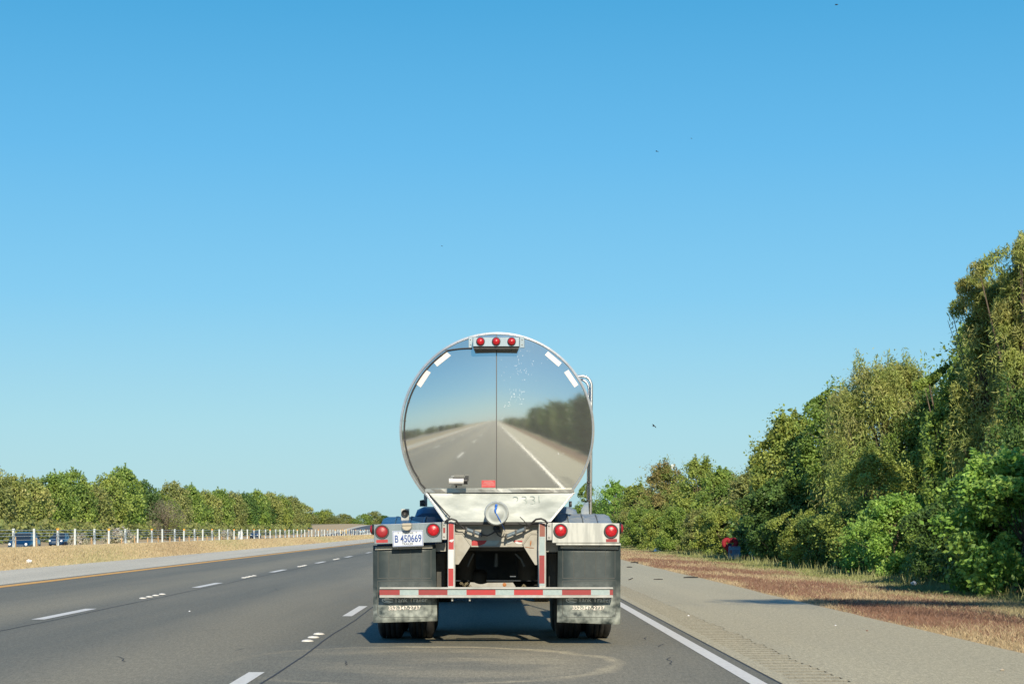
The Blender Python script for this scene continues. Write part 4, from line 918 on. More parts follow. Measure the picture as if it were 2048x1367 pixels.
# ------------------------------------------------------------------ cars on the far carriageway (coming towards the camera)
glass = mat('car_glass', (.02, .03, .035), .08, spec=.8)
chrome = mat('car_chrome', (.8, .8, .8), .12, 1.0)
hlm = mat('headlight_glass', (.85, .87, .85), .1, spec=.8)
def make_car(name, loc, paint, label, L=4.6, Wd=1.85, Hh=1.62, hood=1.0, rz=0.0, group=None, lights=False):
    r = empty(name, loc, label, 'car', group, rz); O = Vector((0, 0, 0)); hw = Wd / 2
    pm = mat(name + '_paint', paint, .28, .3, coat=.7)
    # front towards -Y
    st = [(-L / 2, .35, .62, .78), (-L / 2 + .06, .28, .78, .90), (-L / 2 + .5, .24, .93, .98), (-L / 2 + 1.25, .22, hood, 1), (0, .22, hood + .03, 1), (L / 2 - .6, .24, hood + .02, 1), (L / 2 - .08, .3, hood - .05, .94), (L / 2, .38, .8, .82)]
    rings = []
    for y, za, zb_, k in st:
        h = hw * k; rings.append([(-h * .96, y, za), (-h, y, (za + zb_) / 2), (-h * .95, y, zb_ - .05), (-h * .86, y, zb_), (h * .86, y, zb_), (h * .95, y, zb_ - .05), (h, y, (za + zb_) / 2), (h * .96, y, za)])
    b = MB(); b.loft(rings); body = b.build('body', pm, r, off=O)
    y0, y1, y2, y3 = -L / 2 + 1.15, -L / 2 + 1.95, L / 2 - 1.0, L / 2 - .25
    def ring(y, za, zb_, k0, k1): return [(-hw * k0, y, za), (-hw * k1, y, zb_), (hw * k1, y, zb_), (hw * k0, y, za)]
    b = MB(); b.loft([ring(y0, hood - .04, hood + .01, .86, .85), ring(y1, hood - .04, Hh - .07, .88, .70), ring(y2, hood - .04, Hh - .09, .88, .69), ring(y3, hood - .06, hood + .06, .86, .8)], sm=False); b.build('windows', glass, r, off=O, bevel=.02)
    b = MB(); b.loft([[(-hw * .70, y, z), (-hw * .6, y, z + .045), (hw * .6, y, z + .045), (hw * .70, y, z)] for y, z in ((y1 - .05, Hh - .10), (y1 + .2, Hh - .055), ((y1 + y2) / 2, Hh - .045), (y2, Hh - .07), (y2 + .15, Hh - .12))]); b.build('roof', pm, r, off=O)
    b = MB()
    for sx in (-1, 1):
        b.mark(); b.tube([(sx * hw * .86, y0 + .02, hood), (sx * hw * .69, y1, Hh - .07)], .035, 6); b.mark(); b.tube([(sx * hw * .86, y3, hood), (sx * hw * .68, y2 + .05, Hh - .09)], .05, 6); b.mark(); b.tube([(sx * hw * .885, (y1 + y2) / 2, hood), (sx * hw * .70, (y1 + y2) / 2, Hh - .07)], .03, 6)
    b.build('pillar', pm, r, off=O)
    for sx in (-1, 1):
        b = MB(); b.lathe((sx * hw * .74, -L / 2 + .03, .70), (0, -1, 0), [(.12, -.1), (.12, .0), (.09, .035), (.001, .05)], 16); b.build('headlight', hlm, r, off=O)
        b = MB(); b.box(sx * hw * 1.0 - (.0 if sx > 0 else .16), sx * hw * 1.0 + (.16 if sx > 0 else .0), y0 + .35, y0 + .45, hood - .02, hood + .13); b.build('mirror', pm, r, off=O, bevel=.02)
    b = MB()
    for k in range(4): b.box(-hw * .5, hw * .5, -L / 2 - .01, -L / 2 + .05, .45 + k * .07, .48 + k * .07)
    b.build('grille', chrome, r, off=O, bevel=.005)
    for sx in (-1, 1):
        for ya in (-L / 2 + .85, L / 2 - .85):
            w_ = empty('wheel', (sx * (hw - .1), ya, .33)); w_.parent = r
            b = MB(); b.lathe((0, 0, 0), (1, 0, 0), [(.2, -.1), (.3, -.11), (.33, -.08), (.33, .08), (.3, .11), (.2, .1)], 28); b.build('tyre', M['rubber'], w_, off=O)
            b = MB(); b.lathe((0, 0, 0), (sx, 0, 0), [(.20, -.05), (.20, .08), (.12, .07), (.001, .09)], 20); b.build('rim', M['alu'], w_, off=O)
    return r
gz = lambda x, y: float(ground_z(-40.0, y)) + .05
make_car('blue_suv', (X(49, 157), 157, gz(0, 157)), (.006, .040, .095), 'larger dark blue sport utility car at the far left behind the cable barrier', Hh=1.78, hood=1.10, Wd=1.95)
make_car('blue_hatchback', (X(120, 200), 200, gz(0, 200)), (.006, .042, .11), 'smaller blue car between the large blue one and a pale bush', L=4.2, Wd=1.78, Hh=1.60)
make_car('distant_blue_car', (X(511, 370), 370, gz(0, 370)), (.008, .04, .10), 'small dark blue car right of the pale sign board', L=4.4, Hh=1.6)
make_car('distant_silver_car', (X(724, 575), 575, gz(0, 575)), (.30, .40, .46), 'silver car with dark windscreen on the climbing road in the distance', Hh=1.6)

# ------------------------------------------------------------------ foliage
def leafmat(name, trans=0.36):
    m = bpy.data.materials.new(name); m.use_nodes = True; n = m.node_tree.nodes; l = m.node_tree.links
    p = n['Principled BSDF']; p.inputs['Roughness'].default_value = 0.5; p.inputs['Specular IOR Level'].default_value = 0.35
    a = n.new('ShaderNodeAttribute'); a.attribute_name = 'col'; l.new(a.outputs['Color'], p.inputs['Base Color'])
    t = n.new('ShaderNodeBsdfTranslucent'); l.new(a.outputs['Color'], t.inputs['Color'])
    mx = n.new('ShaderNodeMixShader'); mx.inputs[0].default_value = trans
    l.new(p.outputs[0], mx.inputs[1]); l.new(t.outputs[0], mx.inputs[2]); l.new(mx.outputs[0], n['Material Output'].inputs['Surface'])
    return m
LEAF = leafmat('leaf'); GRASS = leafmat('grass_blade', .25)
BARK = mat('bark', (.16, .12, .085), .9, alt=(.09, .07, .05), scale=(12, 12, 3), bump=.5)
def quads(name, V, C, m):          # V: (N,4,3), C: (N,3)
    N = len(V); me = bpy.data.meshes.new(name)
    me.vertices.add(4 * N); me.vertices.foreach_set('co', V.reshape(-1).astype(np.float32))
    me.loops.add(4 * N); me.loops.foreach_set('vertex_index', np.arange(4 * N, dtype=np.int32))
    me.polygons.add(N); me.polygons.foreach_set('loop_start', np.arange(0, 4 * N, 4, dtype=np.int32))
    try: me.polygons.foreach_set('loop_total', np.full(N, 4, dtype=np.int32))
    except Exception: pass
    me.update(calc_edges=True)
    ca = me.color_attributes.new('col', 'FLOAT_COLOR', 'POINT')
    c4 = np.ones((N, 4, 4), np.float32); c4[:, :, :3] = C[:, None, :]; ca.data.foreach_set('color', c4.reshape(-1))
    me.materials.append(m); return me
def unit(a): return a / (np.linalg.norm(a, axis=-1, keepdims=True) + 1e-9)
def leaves(rg, pos, out, ln, wd, droop, col):
    N = len(pos); a = unit(rg.normal(size=(N, 3)) + out * .5 + np.array([0, 0, -droop])); nn = unit(rg.normal(size=(N, 3)) * .65 + out * 1.1 + np.array([0, 0, .35])); b_ = unit(np.cross(a, nn))
    s = (rg.uniform(.65, 1.3, (N, 1)))
    A = a * ln * s / 2; B = b_ * wd * s / 2
    return np.stack([pos - A, pos + B - A * .1, pos + A, pos - B - A * .1], 1)
PAL = {
 'red': [(.330, .260, .100), (.250, .300, .080), (.210, .290, .070), (.340, .280, .105)],
 'green': [(0.214, 0.316, 0.061), (0.272, 0.379, 0.074), (0.156, 0.253, 0.054), (0.324, 0.411, 0.095)],
 'willow': [(0.330, 0.386, 0.101), (0.376, 0.411, 0.115), (0.246, 0.316, 0.081), (0.402, 0.392, 0.135)],
 'bright': [(0.259, 0.430, 0.081), (0.194, 0.348, 0.065), (0.337, 0.506, 0.108)],
 'autumn': [(0.272, 0.348, 0.074), (0.340, 0.379, 0.088), (0.181, 0.265, 0.057), (0.340, 0.405, 0.095), (0.324, 0.392, 0.088)],
 'redx': [(0.389, 0.253, 0.101), (0.286, 0.304, 0.081), (0.246, 0.316, 0.074), (0.415, 0.278, 0.108)],
 'olive': [(0.286, 0.316, 0.101), (0.221, 0.265, 0.078), (0.337, 0.348, 0.115)],
 'brown': [(.36, .30, .22), (.30, .25, .17), (.26, .24, .12), (.42, .36, .28)],
 'pale': [(0.545, 0.506, 0.365), (0.440, 0.430, 0.297), (0.622, 0.510, 0.459), (0.286, 0.291, 0.149)],
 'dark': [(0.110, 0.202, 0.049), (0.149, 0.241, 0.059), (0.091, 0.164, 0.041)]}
def crown_data(rg, h, R, base, ncl, nlf, ll, lw, pal, droop=.2, shape=.55, spikes=5, csize=.24, hang=0.0, shell=.18, lump=2.0):
    C = []; s_ = []
    for k in range(ncl):
        t = rg.uniform(0, 1) ** .85; z = base + (h - base) * t * .93
        r = R * math.sqrt(max(.02, 1 - ((t - .42) / .60) ** 2)) if shape > 0 else R * (1.05 * (1 - t) ** .6 + .15)
        if t < .4 and shape > 0: r = max(r, R * .85)
        an = rg.uniform(0, 2 * math.pi); d = r * math.sqrt(rg.uniform(.10, .92)); k_ = 1 + .18 * math.sin(3 * an + 7 * t)
        sz = R * csize * rg.uniform(.6, 1.25) * (1 - .35 * t)
        C.append((d * k_ * math.cos(an), d * k_ * math.sin(an), min(z, h - sz * .8))); s_.append(sz)
    for k in range(spikes):
        an = rg.uniform(0, 2 * math.pi); d = rg.uniform(0, .6) * R; top = h * rg.uniform(.92, 1.04); lean = rg.normal(0, .08, 2)
        for q in range(6):
            z = top - q * R * .11; C.append((d * math.cos(an) + lean[0] * q, d * math.sin(an) + lean[1] * q, z)); s_.append(R * (.05 + .034 * q))
    C = np.array(C); s_ = np.array(s_); nlf = int(nlf); w_ = s_ ** 2; w_ /= w_.sum()
    idx = rg.choice(len(C), nlf, p=w_); dr = unit(rg.normal(size=(nlf, 3)) + np.array([0, 0, .25])); rr = s_[idx] * (.62 + .38 * rg.uniform(0, 1, nlf) ** .6) * (1 + .16 * rg.normal(size=nlf).clip(-1, 2.4))
    pos = C[idx] + dr * rr[:, None] * np.array([1, 1, .85])
    nsh = int(nlf * shell); zc_, hz = base + (h - base) * .45, (h - base) * .53
    sd = unit(rg.normal(size=(nsh, 3))); ph = rg.uniform(0, 6.3, 6)
    lump_ = 1 - .05 * (lump - 1) + lump * .10 * np.sin(4.3 * sd[:, 0] + ph[0] + 2 * sd[:, 2]) * np.sin(5.1 * sd[:, 1] + ph[1]) + lump * .06 * np.sin(9 * sd[:, 2] + ph[2] + 6 * sd[:, 0]) + .05 * np.sin(17 * sd[:, 0] + ph[3]) * np.sin(15 * sd[:, 2] + ph[4]) - .04
    wid = 1.0 if shape > 0 else np.clip(1.1 - .45 * (sd[:, 2] + .2), .5, 1.2)
    pos[:nsh, 0] = sd[:, 0] * R * lump_ * wid; pos[:nsh, 1] = sd[:, 1] * R * lump_ * wid; pos[:nsh, 2] = zc_ + np.where(sd[:, 2] < 0, sd[:, 2] * .9, sd[:, 2]) * hz * lump_
    pos[:nsh] += rg.normal(0, R * (.045 if lump == 1 else .09), (nsh, 3)); low = pos[:nsh, 2] < zc_; k_ = np.where(low, 1.0, 1.0)
    # lower half keeps its width down towards the ground
    lowf = np.clip((zc_ - pos[:nsh, 2]) / hz, 0, .85); gain = (1 / np.sqrt(np.maximum(.2, 1 - lowf ** 2))) ** .7
    pos[:nsh, 0] *= gain; pos[:nsh, 1] *= gain; dr[:nsh] = sd
    idx[:nsh] = np.argmin(((pos[:nsh, None, :] - C[None, :, :]) ** 2).sum(2), 1) if nsh * len(C) < 6e6 else rg.integers(0, len(C), nsh)
    if hang: pos[:, 2] -= rg.exponential(hang, nlf)
    pos[:, 2] = np.maximum(pos[:, 2], .05)
    cen = np.array([0, 0, (h + base) / 2]); out = unit(pos - cen)
    pl = np.array(PAL[pal]); ci = rg.integers(0, len(pl), len(C)); cc = pl[ci] * rg.uniform(.8, 1.25, (len(C), 1))
    col = cc[idx] * .65 + pl[rg.integers(0, len(pl), nlf)] * .35; col = np.minimum(col * rg.uniform(.72, 1.3, (nlf, 1)), .62)
    return leaves(rg, pos, (dr + out) / 2, ll, lw, droop, col), col, C, s_
def tree_meshes(seed, h, R, base=.3, ncl=70, nlf=16500, ll=.12, lw=.07, pal='green', trunk=.07, bare=0, **kw):
    rg = np.random.default_rng(seed); V, Cc, cl, sz = crown_data(rg, h, R, base, ncl, nlf, ll, lw, pal, **kw)
    cm = quads('crown', V, Cc, LEAF)
    b = MB(); hh = h * .85; bend_ = rg.normal(0, .05, (6, 2)).cumsum(0)
    tp = [(bend_[i][0] * R, bend_[i][1] * R, hh * i / 5 - (.1 if i == 0 else 0)) for i in range(6)]; b.tube(tp, [trunk * (1 - .16 * i) for i in range(6)], 7)
    for k in range(16 + bare):
        c = cl[rg.integers(0, len(cl))]; t = min(.9, max(.06, c[2] / h * .6)); i = int(t * 5); s0 = Vector(tp[i]); e_ = Vector((c[0] * 1.12, c[1] * 1.12, c[2] * .97)) if k >= 16 else Vector(c); mid = s0.lerp(e_, .5) + Vector((0, 0, -.08 * R))
        b.tube([s0, mid, e_], [trunk * .42, trunk * .26, trunk * .07], 5)
        if k >= 8:
            e2 = e_ + Vector((rg.normal(0, R * .2), rg.normal(0, R * .2), -abs(rg.normal(0, R * .15)))); b.tube([mid, e2], [trunk * .2, trunk * .05], 4)
    me = bpy.data.meshes.new('trunk'); me.from_pydata(b.v, [], b.f); me.materials.append(BARK); me.polygons.foreach_set('use_smooth', [True] * len(me.polygons))
    return cm, me
def place_tree(name, meshes, x, y, scale, label, cat='tree', group=None, rz=0, sxy=1.0, z=None):
    zz_ = float(ground_z(x, y)) if z is None else z
    r = empty(name, (x, y, zz_), label, cat, group, rz); r.scale = (scale * sxy, scale * sxy, scale)
    c = link('crown', meshes[0], r); t = link('trunk', meshes[1], r); return r

# --- right side, trees that can be told apart
# (name, px centre, top py, X, halfwidth px, palette, leaf len, leaf width, kwargs, label)
RT = [
 ('shrub_tree', 2062, 488, 12.4, 84, 'willow', .15, .026, dict(droop=1.1, hang=.10, bare=26, nlf=63000, ncl=170, spikes=9, csize=.25, base=.8), 'tallest willow, cut off by the right edge of the picture'),
 ('willow', 1980, 548, 12.0, 70, 'willow', .14, .026, dict(droop=1.0, hang=.12, bare=26, nlf=69000, ncl=170, spikes=7, csize=.22, base=.8), 'tall airy willow second from the right edge, rising above its neighbours'),
 ('shrub_tree', 1905, 742, 11.4, 48, 'green', .10, .065, dict(nlf=40000, ncl=90, spikes=6), 'narrow green tree filling the notch left of the tall willows'),
 ('willow', 1775, 712, 12.4, 122, 'willow', .15, .030, dict(droop=1.1, hang=.13, bare=30, nlf=72000, ncl=180, spikes=8, csize=.25, base=.6), 'broad round-topped yellow-green willow in the middle of the right row'),
 ('shrub_tree', 1672, 785, 12.2, 80, 'green', .12, .075, dict(nlf=50000, ncl=130, spikes=6, csize=.25), 'leafy green tree just left of the broad round willow'),
 ('autumn_tree', 1582, 828, 11.3, 78, 'autumn', .12, .08, dict(nlf=52000, ncl=150, spikes=7, csize=.25), 'tree with orange-tinged outer twigs at the left end of the tall group'),
 ('shrub_tree', 1497, 945, 11.6, 48, 'olive', .13, .07, dict(nlf=22500, ncl=60), 'olive green tree in the dip beside the roadside memorial'),
 ('shrub_tree', 1440, 938, 12.0, 48, 'green', .13, .08, dict(nlf=22500, ncl=60, spikes=7), 'rounded green tree above and left of the memorial'),
 ('spire_tree', 1390, 916, 11.8, 56, 'autumn', .12, .075, dict(nlf=24000, ncl=90, spikes=3, shape=-1), 'tree with a pointed top in the middle of the distant right row'),
 ('red_tinged_tree', 1325, 922, 11.8, 56, 'red', .12, .075, dict(nlf=24000, ncl=90, spikes=3, shape=-1), 'red-tinged tree with one lone sprig at its top'),
 ('shrub_tree', 1272, 965, 12.0, 40, 'autumn', .15, .09, dict(nlf=18000, ncl=50), 'low yellow-green tree left of the red-tinged one'),
 ('shrub_tree', 1222, 963, 12.4, 30, 'bright', .16, .10, dict(nlf=15000, ncl=50), 'fresh green distant tree just right of the tank pipes'),
 ('shrub_tree', 1178, 970, 13.5, 26, 'green', .18, .11, dict(nlf=9000, ncl=45), 'furthest green tree on the right, partly behind the trailer'),
]
for i, (nm, px, pyt, xx, hwpx, pal, ll, lw, kw, lab) in enumerate(RT):
    Y = xx * F / (px - VX); h = Z(pyt, Y); Rr = hwpx * Y / F
    kw = dict(kw); kw.setdefault('spikes', 5)
    ms = tree_meshes(100 + i, h, Rr, pal=pal, ll=ll, lw=lw, trunk=.05 + .008 * h, **kw)
    place_tree(nm, ms, xx, Y, 1.0, lab)
# fillers behind the front row, and bushes in front of it (individual shrubs)
mid = [tree_meshes(200 + k, 1.0 * 5, 1.7, pal=p_, ll=.10, lw=.06, nlf=32000, ncl=110, base=.1, spikes=4) for k, p_ in enumerate(('green', 'autumn', 'olive', 'dark'))]
BK = [(2075, 11.3, 33, 4.2, 3), (1850, 13.2, 0, 4.9, 0), (1740, 10.9, 0, 3.6, 1), (1640, 13.8, 0, 4.7, 1), (1530, 13.4, 0, 4.4, 3), (1600, 13.9, 0, 4.2, 0), (1460, 13.6, 0, 4.2, 2), (1350, 13.4, 0, 4.6, 0), (1300, 13.6, 0, 4.5, 1), (1245, 13.9, 0, 4.6, 2), (1415, 13.0, 0, 4.4, 1), (1900, 14.0, 0, 5.5, 3), (1995, 14.2, 0, 7.4, 0), (1200, 14.2, 0, 4.6, 3)]
names_ = ['behind the bush at the right edge', 'behind the notch in the right tree row', 'in front of the broad round willow', 'showing between the broad willow and the leafy tree', 'behind the orange-tinged tree', 'tucked right of the orange-tinged tree', 'behind the memorial trees', 'between the pointed tree and the red-tinged tree', 'behind the red-tinged tree', 'behind the low yellow-green tree', 'right of the pointed tree', 'behind the narrow green tree', 'behind the tall airy willow', 'behind the fresh green distant tree']
for (px, xx, _, h, k), nm in zip(BK, names_):
    Y = xx * F / (px - VX); place_tree('shrub_tree', mid[k], xx, Y, h / 5, ('dark' if k == 3 else 'mid-green' if k == 0 else 'mottled' if k == 1 else 'olive') + ' leafy tree ' + nm, rz=px, sxy=.78 if px > 1840 else 1.05)
pass
bushes = [tree_meshes(300 + k, 2.4, 1.15, pal=p_, ll=.085, lw=.055, nlf=24000, ncl=75, base=.05, spikes=12, trunk=.03, csize=.23, shell=.04) for k, p_ in enumerate(('bright', 'green', 'autumn', 'dark', 'olive'))]
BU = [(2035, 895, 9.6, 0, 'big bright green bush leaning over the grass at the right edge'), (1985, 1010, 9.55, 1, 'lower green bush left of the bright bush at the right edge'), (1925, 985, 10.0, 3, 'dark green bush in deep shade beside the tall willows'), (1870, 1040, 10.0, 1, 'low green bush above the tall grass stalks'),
      (1788, 985, 10.1, 0, 'light green upright bush under the broad round willow'), (1730, 1035, 10.0, 0, 'light green bush left of the upright one under the willow'), (1680, 1010, 10.4, 3, 'dark bush in the shaded gap of the right row'), (1615, 1020, 9.9, 2, 'yellow-green bush right of the white cross'), (1566, 1000, 10.5, 3, 'dark shaded bush directly behind the white cross'),
      (1520, 1025, 10.8, 3, 'dark bush behind the red flowers'), (1440, 1010, 10.3, 2, 'yellowish bush left of the memorial heart'), (1400, 1020, 10.0, 4, 'olive bush two bushes left of the memorial'), (1355, 1015, 9.8, 1, 'green bush below the red-tinged tree'), (1318, 1020, 9.7, 2, 'speckled autumn bush below the red-tinged tree'), (1285, 1015, 9.6, 1, 'small green bush in the distance above the tan grass'), (1258, 1020, 9.7, 4, 'distant olive bush just right of the trailer light box')]
for px, pyt, xx, k, lab in BU:
    Y = xx * F / (px - VX); h = Z(pyt, Y); place_tree('bush', bushes[k], xx, Y, h / 2.4, lab, 'bush', rz=px, sxy=1.1)
place_tree('bush', bushes[3], 10.7, 62.2, 3.0 / 2.4, 'dark bush added right of the white cross to shade the memorial', 'bush', rz=2.0, sxy=1.0)  # bush added here to cast shade on the board, flowers and cross
# row going past and behind the camera: shades the verge, shows as the dark mass mirrored in the tank
rs = random.Random(77)
for k in range(34):
    y = (24 - k * 5.5 if k < 18 else -75 - (k - 18) * 14) + rs.uniform(-2, 2); h = rs.uniform(6.4, 8.6) if k < 18 else rs.uniform(4.2, 5.2)
    place_tree('shrub_tree', mid[k % 4], 12.2 + rs.uniform(-.5, .9), y, h / 5, 'roadside tree behind the viewer, seen only mirrored in the steel tank', group='trees mirrored in the tank', rz=rs.uniform(0, 6), sxy=1.15 if k < 18 else 2.4)
for k in range(24):
    y = 60 - k * 22.0 + rs.uniform(-5, 5)
    place_tree('shrub_tree', mid[k % 4], -54 + rs.uniform(-3, 3), y, 6.5 / 5, 'tree across the far carriageway, seen only mirrored in the steel tank', group='left trees mirrored in the tank', rz=rs.uniform(0, 6), sxy=2.3)

bg_ = tree_meshes(950, 7.3, 2.7, pal='willow', ll=.13, lw=.03, nlf=16000, ncl=70, base=6.5, spikes=0, trunk=.10, csize=.16)
bo = place_tree('willow', bg_, 8.4, 15.6, 1.0, 'added willow crown just outside the right edge, flattened to shade the shoulder'); bo.scale = (1.05, .30, 1)  # unseen tree added for its shadow, crown squashed to a thin streak
# --- left side treeline
LTM = {p_: [tree_meshes(400 + 10 * i + k, 7.0, 2.9, pal=p_, ll=.30, lw=.19, nlf=8000, ncl=75, base=.2, spikes=6, trunk=.12, csize=.27, shell=.42, lump=1) for k in range(2)] for i, p_ in enumerate(('green', 'willow', 'olive', 'autumn', 'dark'))}
LT = [(-22, 935, 'olive', 'olive tree at the left edge of the picture in the far treeline'), (18, 950, 'willow', 'yellow-green tree next to the left edge, far treeline'), (62, 952, 'willow', 'rounded light tree above the larger blue car'), (108, 945, 'green', 'pointed green tree above the smaller blue car'),
      (145, 940, 'green', 'tall green tree above the white-flowered bush, right of the pointed one'), (180, 966, 'olive', 'lower olive tree between the two tallest left peaks'), (216, 950, 'autumn', 'thin-topped tree left of the highest left crown'), (246, 934, 'green', 'highest crown of the left treeline'), (285, 962, 'dark', 'dark crown just right of the highest left crown'),
      (318, 985, 'autumn', 'autumn-tinted tree behind the bare brown shrub'), (347, 964, 'olive', 'tree with a small peak right of the bare brown shrub'), (380, 970, 'green', 'rounded green tree right of the small peak'), (412, 980, 'willow', 'yellowish tree left of the pale sign board'), (438, 978, 'green', 'green tree above and left of the pale sign board'),
      (464, 984, 'olive', 'olive tree just above the pale sign board'), (488, 986, 'dark', 'darker tree above the far blue car'), (512, 980, 'green', 'bushy tree with a pointed tip above the far blue car'), (538, 984, 'willow', 'yellow-green tree third from the right end of the wood'), (560, 989, 'autumn', 'orange-flecked tree second from the right end of the wood'), (582, 991, 'olive', 'small-topped olive tree near the right end of the wood'), (600, 1004, 'willow', 'last low tree at the right end of the left wood')]
rs = random.Random(31)
for i, (px, pyt, pal, lab) in enumerate(LT):
    xx = -61.5 + rs.uniform(-1.5, 1); Y = xx * F / (px - VX); zb = float(ground_z(xx, Y)); h = Z(pyt, Y) - zb
    wpx = 50 if px < 330 else (36 if px < 500 else 30); Rw = wpx * Y / F * .85
    place_tree('treeline_tree', LTM[pal][i % 2], xx, Y, h / 7, lab, rz=rs.uniform(0, 6), sxy=max(.8, min(2.1, Rw / (2.9 * h / 7))))
# second rank fills the gaps
LB = [(0, 965, 'behind the left-edge tree'), (40, 968, 'behind the larger blue car trees'), (85, 970, 'between rounded light tree and pointed tree'), (128, 968, 'between the pointed tree and the tall tree'), (165, 972, 'right of the tall green tree'), (200, 975, 'in the dip left of the highest crown'), (232, 975, 'below the highest crown'), (268, 978, 'below the dark crown'), (300, 996, 'behind the bare brown shrub'), (333, 990, 'right behind the bare brown shrub'), (365, 985, 'between the small peak and the rounded tree'), (397, 992, 'behind the yellowish tree'), (425, 992, 'left behind the sign board'), (452, 994, 'right behind the sign board'), (477, 996, 'behind the darker tree'), (500, 994, 'behind the far blue car'), (525, 995, 'behind the pointed tip'), (550, 997, 'behind the orange-flecked tree'), (572, 1001, 'near the wood end')]
for i, (px, pyt, lab) in enumerate(LB):
    xx = -67 + rs.uniform(-1, 1); Y = xx * F / (px - VX); zb = float(ground_z(xx, Y)); h = Z(pyt, Y) - zb; pal = ('dark', 'green', 'olive')[i % 3]
    place_tree('treeline_tree', LTM[pal][(i + 1) % 2], xx, Y, h / 7, pal + ' filler tree of the left wood, ' + lab, rz=rs.uniform(0, 6), sxy=1.6)
# trees on the embankment
for px, pyt, pal, Y, wpx, lab in [(618, 1026, 'olive', 780, 20, 'first small tree on the distant embankment, beside the wood end'), (636, 1023, 'green', 790, 20, 'green tree on the embankment crest'), (652, 1018, 'autumn', 785, 18, 'tallest thin-topped tree on the embankment crest'), (668, 1032, 'olive', 780, 20, 'low olive tree left of the yellow frame'), (688, 1027, 'olive', 800, 20, 'tree rising behind the yellow frame'), (704, 1036, 'green', 800, 16, 'low sloping tree right of the yellow frame'),
        (728, 1027, 'green', 820, 18, 'left tree of the pair next to the trailer on the hill'), (748, 1022, 'olive', 830, 18, 'right tree of the pair next to the trailer on the hill'), (768, 1030, 'dark', 830, 16, 'tree peeping out above the trailer light box on the hill')]:
    xx = X(px, Y); zb = 2.0; h = Z(pyt, Y) - zb + .5; Rw = wpx * Y / F
    place_tree('hill_tree', LTM[pal][0], xx, Y, h / 7, lab, rz=px, sxy=Rw / (2.9 * h / 7), z=zb - .5)
# bare brown shrub and pale flowering bushes
bs = tree_meshes(901, 4.6, 3.2, pal='brown', ll=.22, lw=.03, nlf=5200, ncl=70, base=.2, spikes=3, trunk=.07, bare=90, shape=.4)
Y = -57.5 * F / (318 - VX); place_tree('bare_shrub', bs, -56.5, Y, 1.55, 'leafless brown twiggy shrub in front of the left wood', 'shrub')
ps = tree_meshes(902, 1.5, .8, pal='pale', ll=.10, lw=.07, nlf=4000, ncl=40, base=.05, spikes=3, trunk=.02)
for px, pyt, Yp, sx_, lab in [(233, 1053, 105, 1.0, 'larger pale white-flowered bush beyond the cable barrier'), (160, 1064, 118, .8, 'smaller pale flowering bush between the blue cars and the larger one'), (452, 1058, 190, 1.2, 'pale bush left of the sign board in the distance')]:
    xx = X(px, Yp); zb = float(ground_z(xx, Yp)); h = Z(pyt, Yp) - zb; place_tree('flowering_bush', ps, xx, Yp, h / 1.5, lab, 'bush', rz=px, sxy=.7)
# undergrowth belts
def belt(name, n, xr, yf, hmax, pal, ll, lw, label, seed):
    rg = np.random.default_rng(seed); y = yf(rg, n); x = rg.uniform(xr[0], xr[1], n); lump = .55 + .45 * np.sin(y * .9 + np.sin(x * 2)) * np.sin(y * .37 + 1); z = rg.uniform(0, 1, n) ** .8 * hmax * (.5 + .5 * lump)
    pos = np.stack([x, y, ground_z(x, y) + z], 1); out = unit(np.stack([np.full(n, -1.0 if xr[0] > 0 else 1.0), np.full(n, -.6), np.full(n, .3)], 1)); pl = np.array(PAL[pal]); col = pl[rg.integers(0, len(pl), n)] * rg.uniform(.7, 1.3, (n, 1))
    s_ = np.clip(y / 60, .7, 3)[:, None, None] ** .7; V = leaves(rg, pos, out, ll, lw, .2, col); c = V.mean(1, keepdims=True); V = c + (V - c) * s_
    return tag(link(name, quads(name, V, col, LEAF)), label, kind='stuff')
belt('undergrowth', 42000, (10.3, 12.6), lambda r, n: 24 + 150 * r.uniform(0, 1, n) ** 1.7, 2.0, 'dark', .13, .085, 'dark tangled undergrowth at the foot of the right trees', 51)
belt('undergrowth', 26000, (-64, -57.5), lambda r, n: 190 + 370 * r.uniform(0, 1, n) ** 1.2, 3.0, 'olive', .28, .18, 'scrubby undergrowth at the foot of the left wood', 52)

belt('far_wood', 30000, (13.5, 30), lambda r, n: 245 + 480 * r.uniform(0, 1, n) ** 1.2, 5.0, 'green', .42, .28, 'far-off green wood continuing along the right side of the road', 53)
belt('far_wood', 40000, (15.5, 24), lambda r, n: 15 + 220 * r.uniform(0, 1, n) ** 1.2, 4.2, 'green', .26, .17, 'deeper green wood standing behind the front row of right trees', 54)
# ------------------------------------------------------------------ grass blades
def blades(name, x, y, h, wd, col, label, seed, lean=.5):
    rg = np.random.default_rng(seed); n = len(x); z = ground_z(x, y); p = np.stack([x, y, z - .01], 1); a = rg.uniform(0, math.pi, n)
    side = np.stack([np.cos(a), np.sin(a) * .5, np.zeros(n)], 1) * (wd / 2)[:, None]; tip = p + np.stack([rg.normal(0, lean, n) * h, rg.normal(0, lean, n) * h, h], 1); mid_ = (p + tip) / 2 + np.stack([np.zeros(n), np.zeros(n), h * .08], 1)
    V = np.stack([p - side, p + side, mid_ + side * .8, tip], 1)
    return tag(link(name, quads(name, V, col, GRASS)), label, kind='stuff')
rg = np.random.default_rng(9); n = 260000
y = 12.5 / (1 - rg.uniform(0, 1, n) * (1 - 12.5 / 130)); x = 5.05 + 4.9 * rg.uniform(0, 1, n)
patch = np.sin(x * 2.1 + np.sin(y * .7)) * .5 + np.sin(y * .45 + x) * .5 + rg.normal(0, .45, n)
t = x + .25 * np.sin(y * .6) + .12 * rg.normal(size=n)
TANc, REDc, GRNc, OLc = np.array([.47, .37, .22]), np.array([.26, .15, .10]), np.array([.25, .27, .10]), np.array([.38, .33, .18])
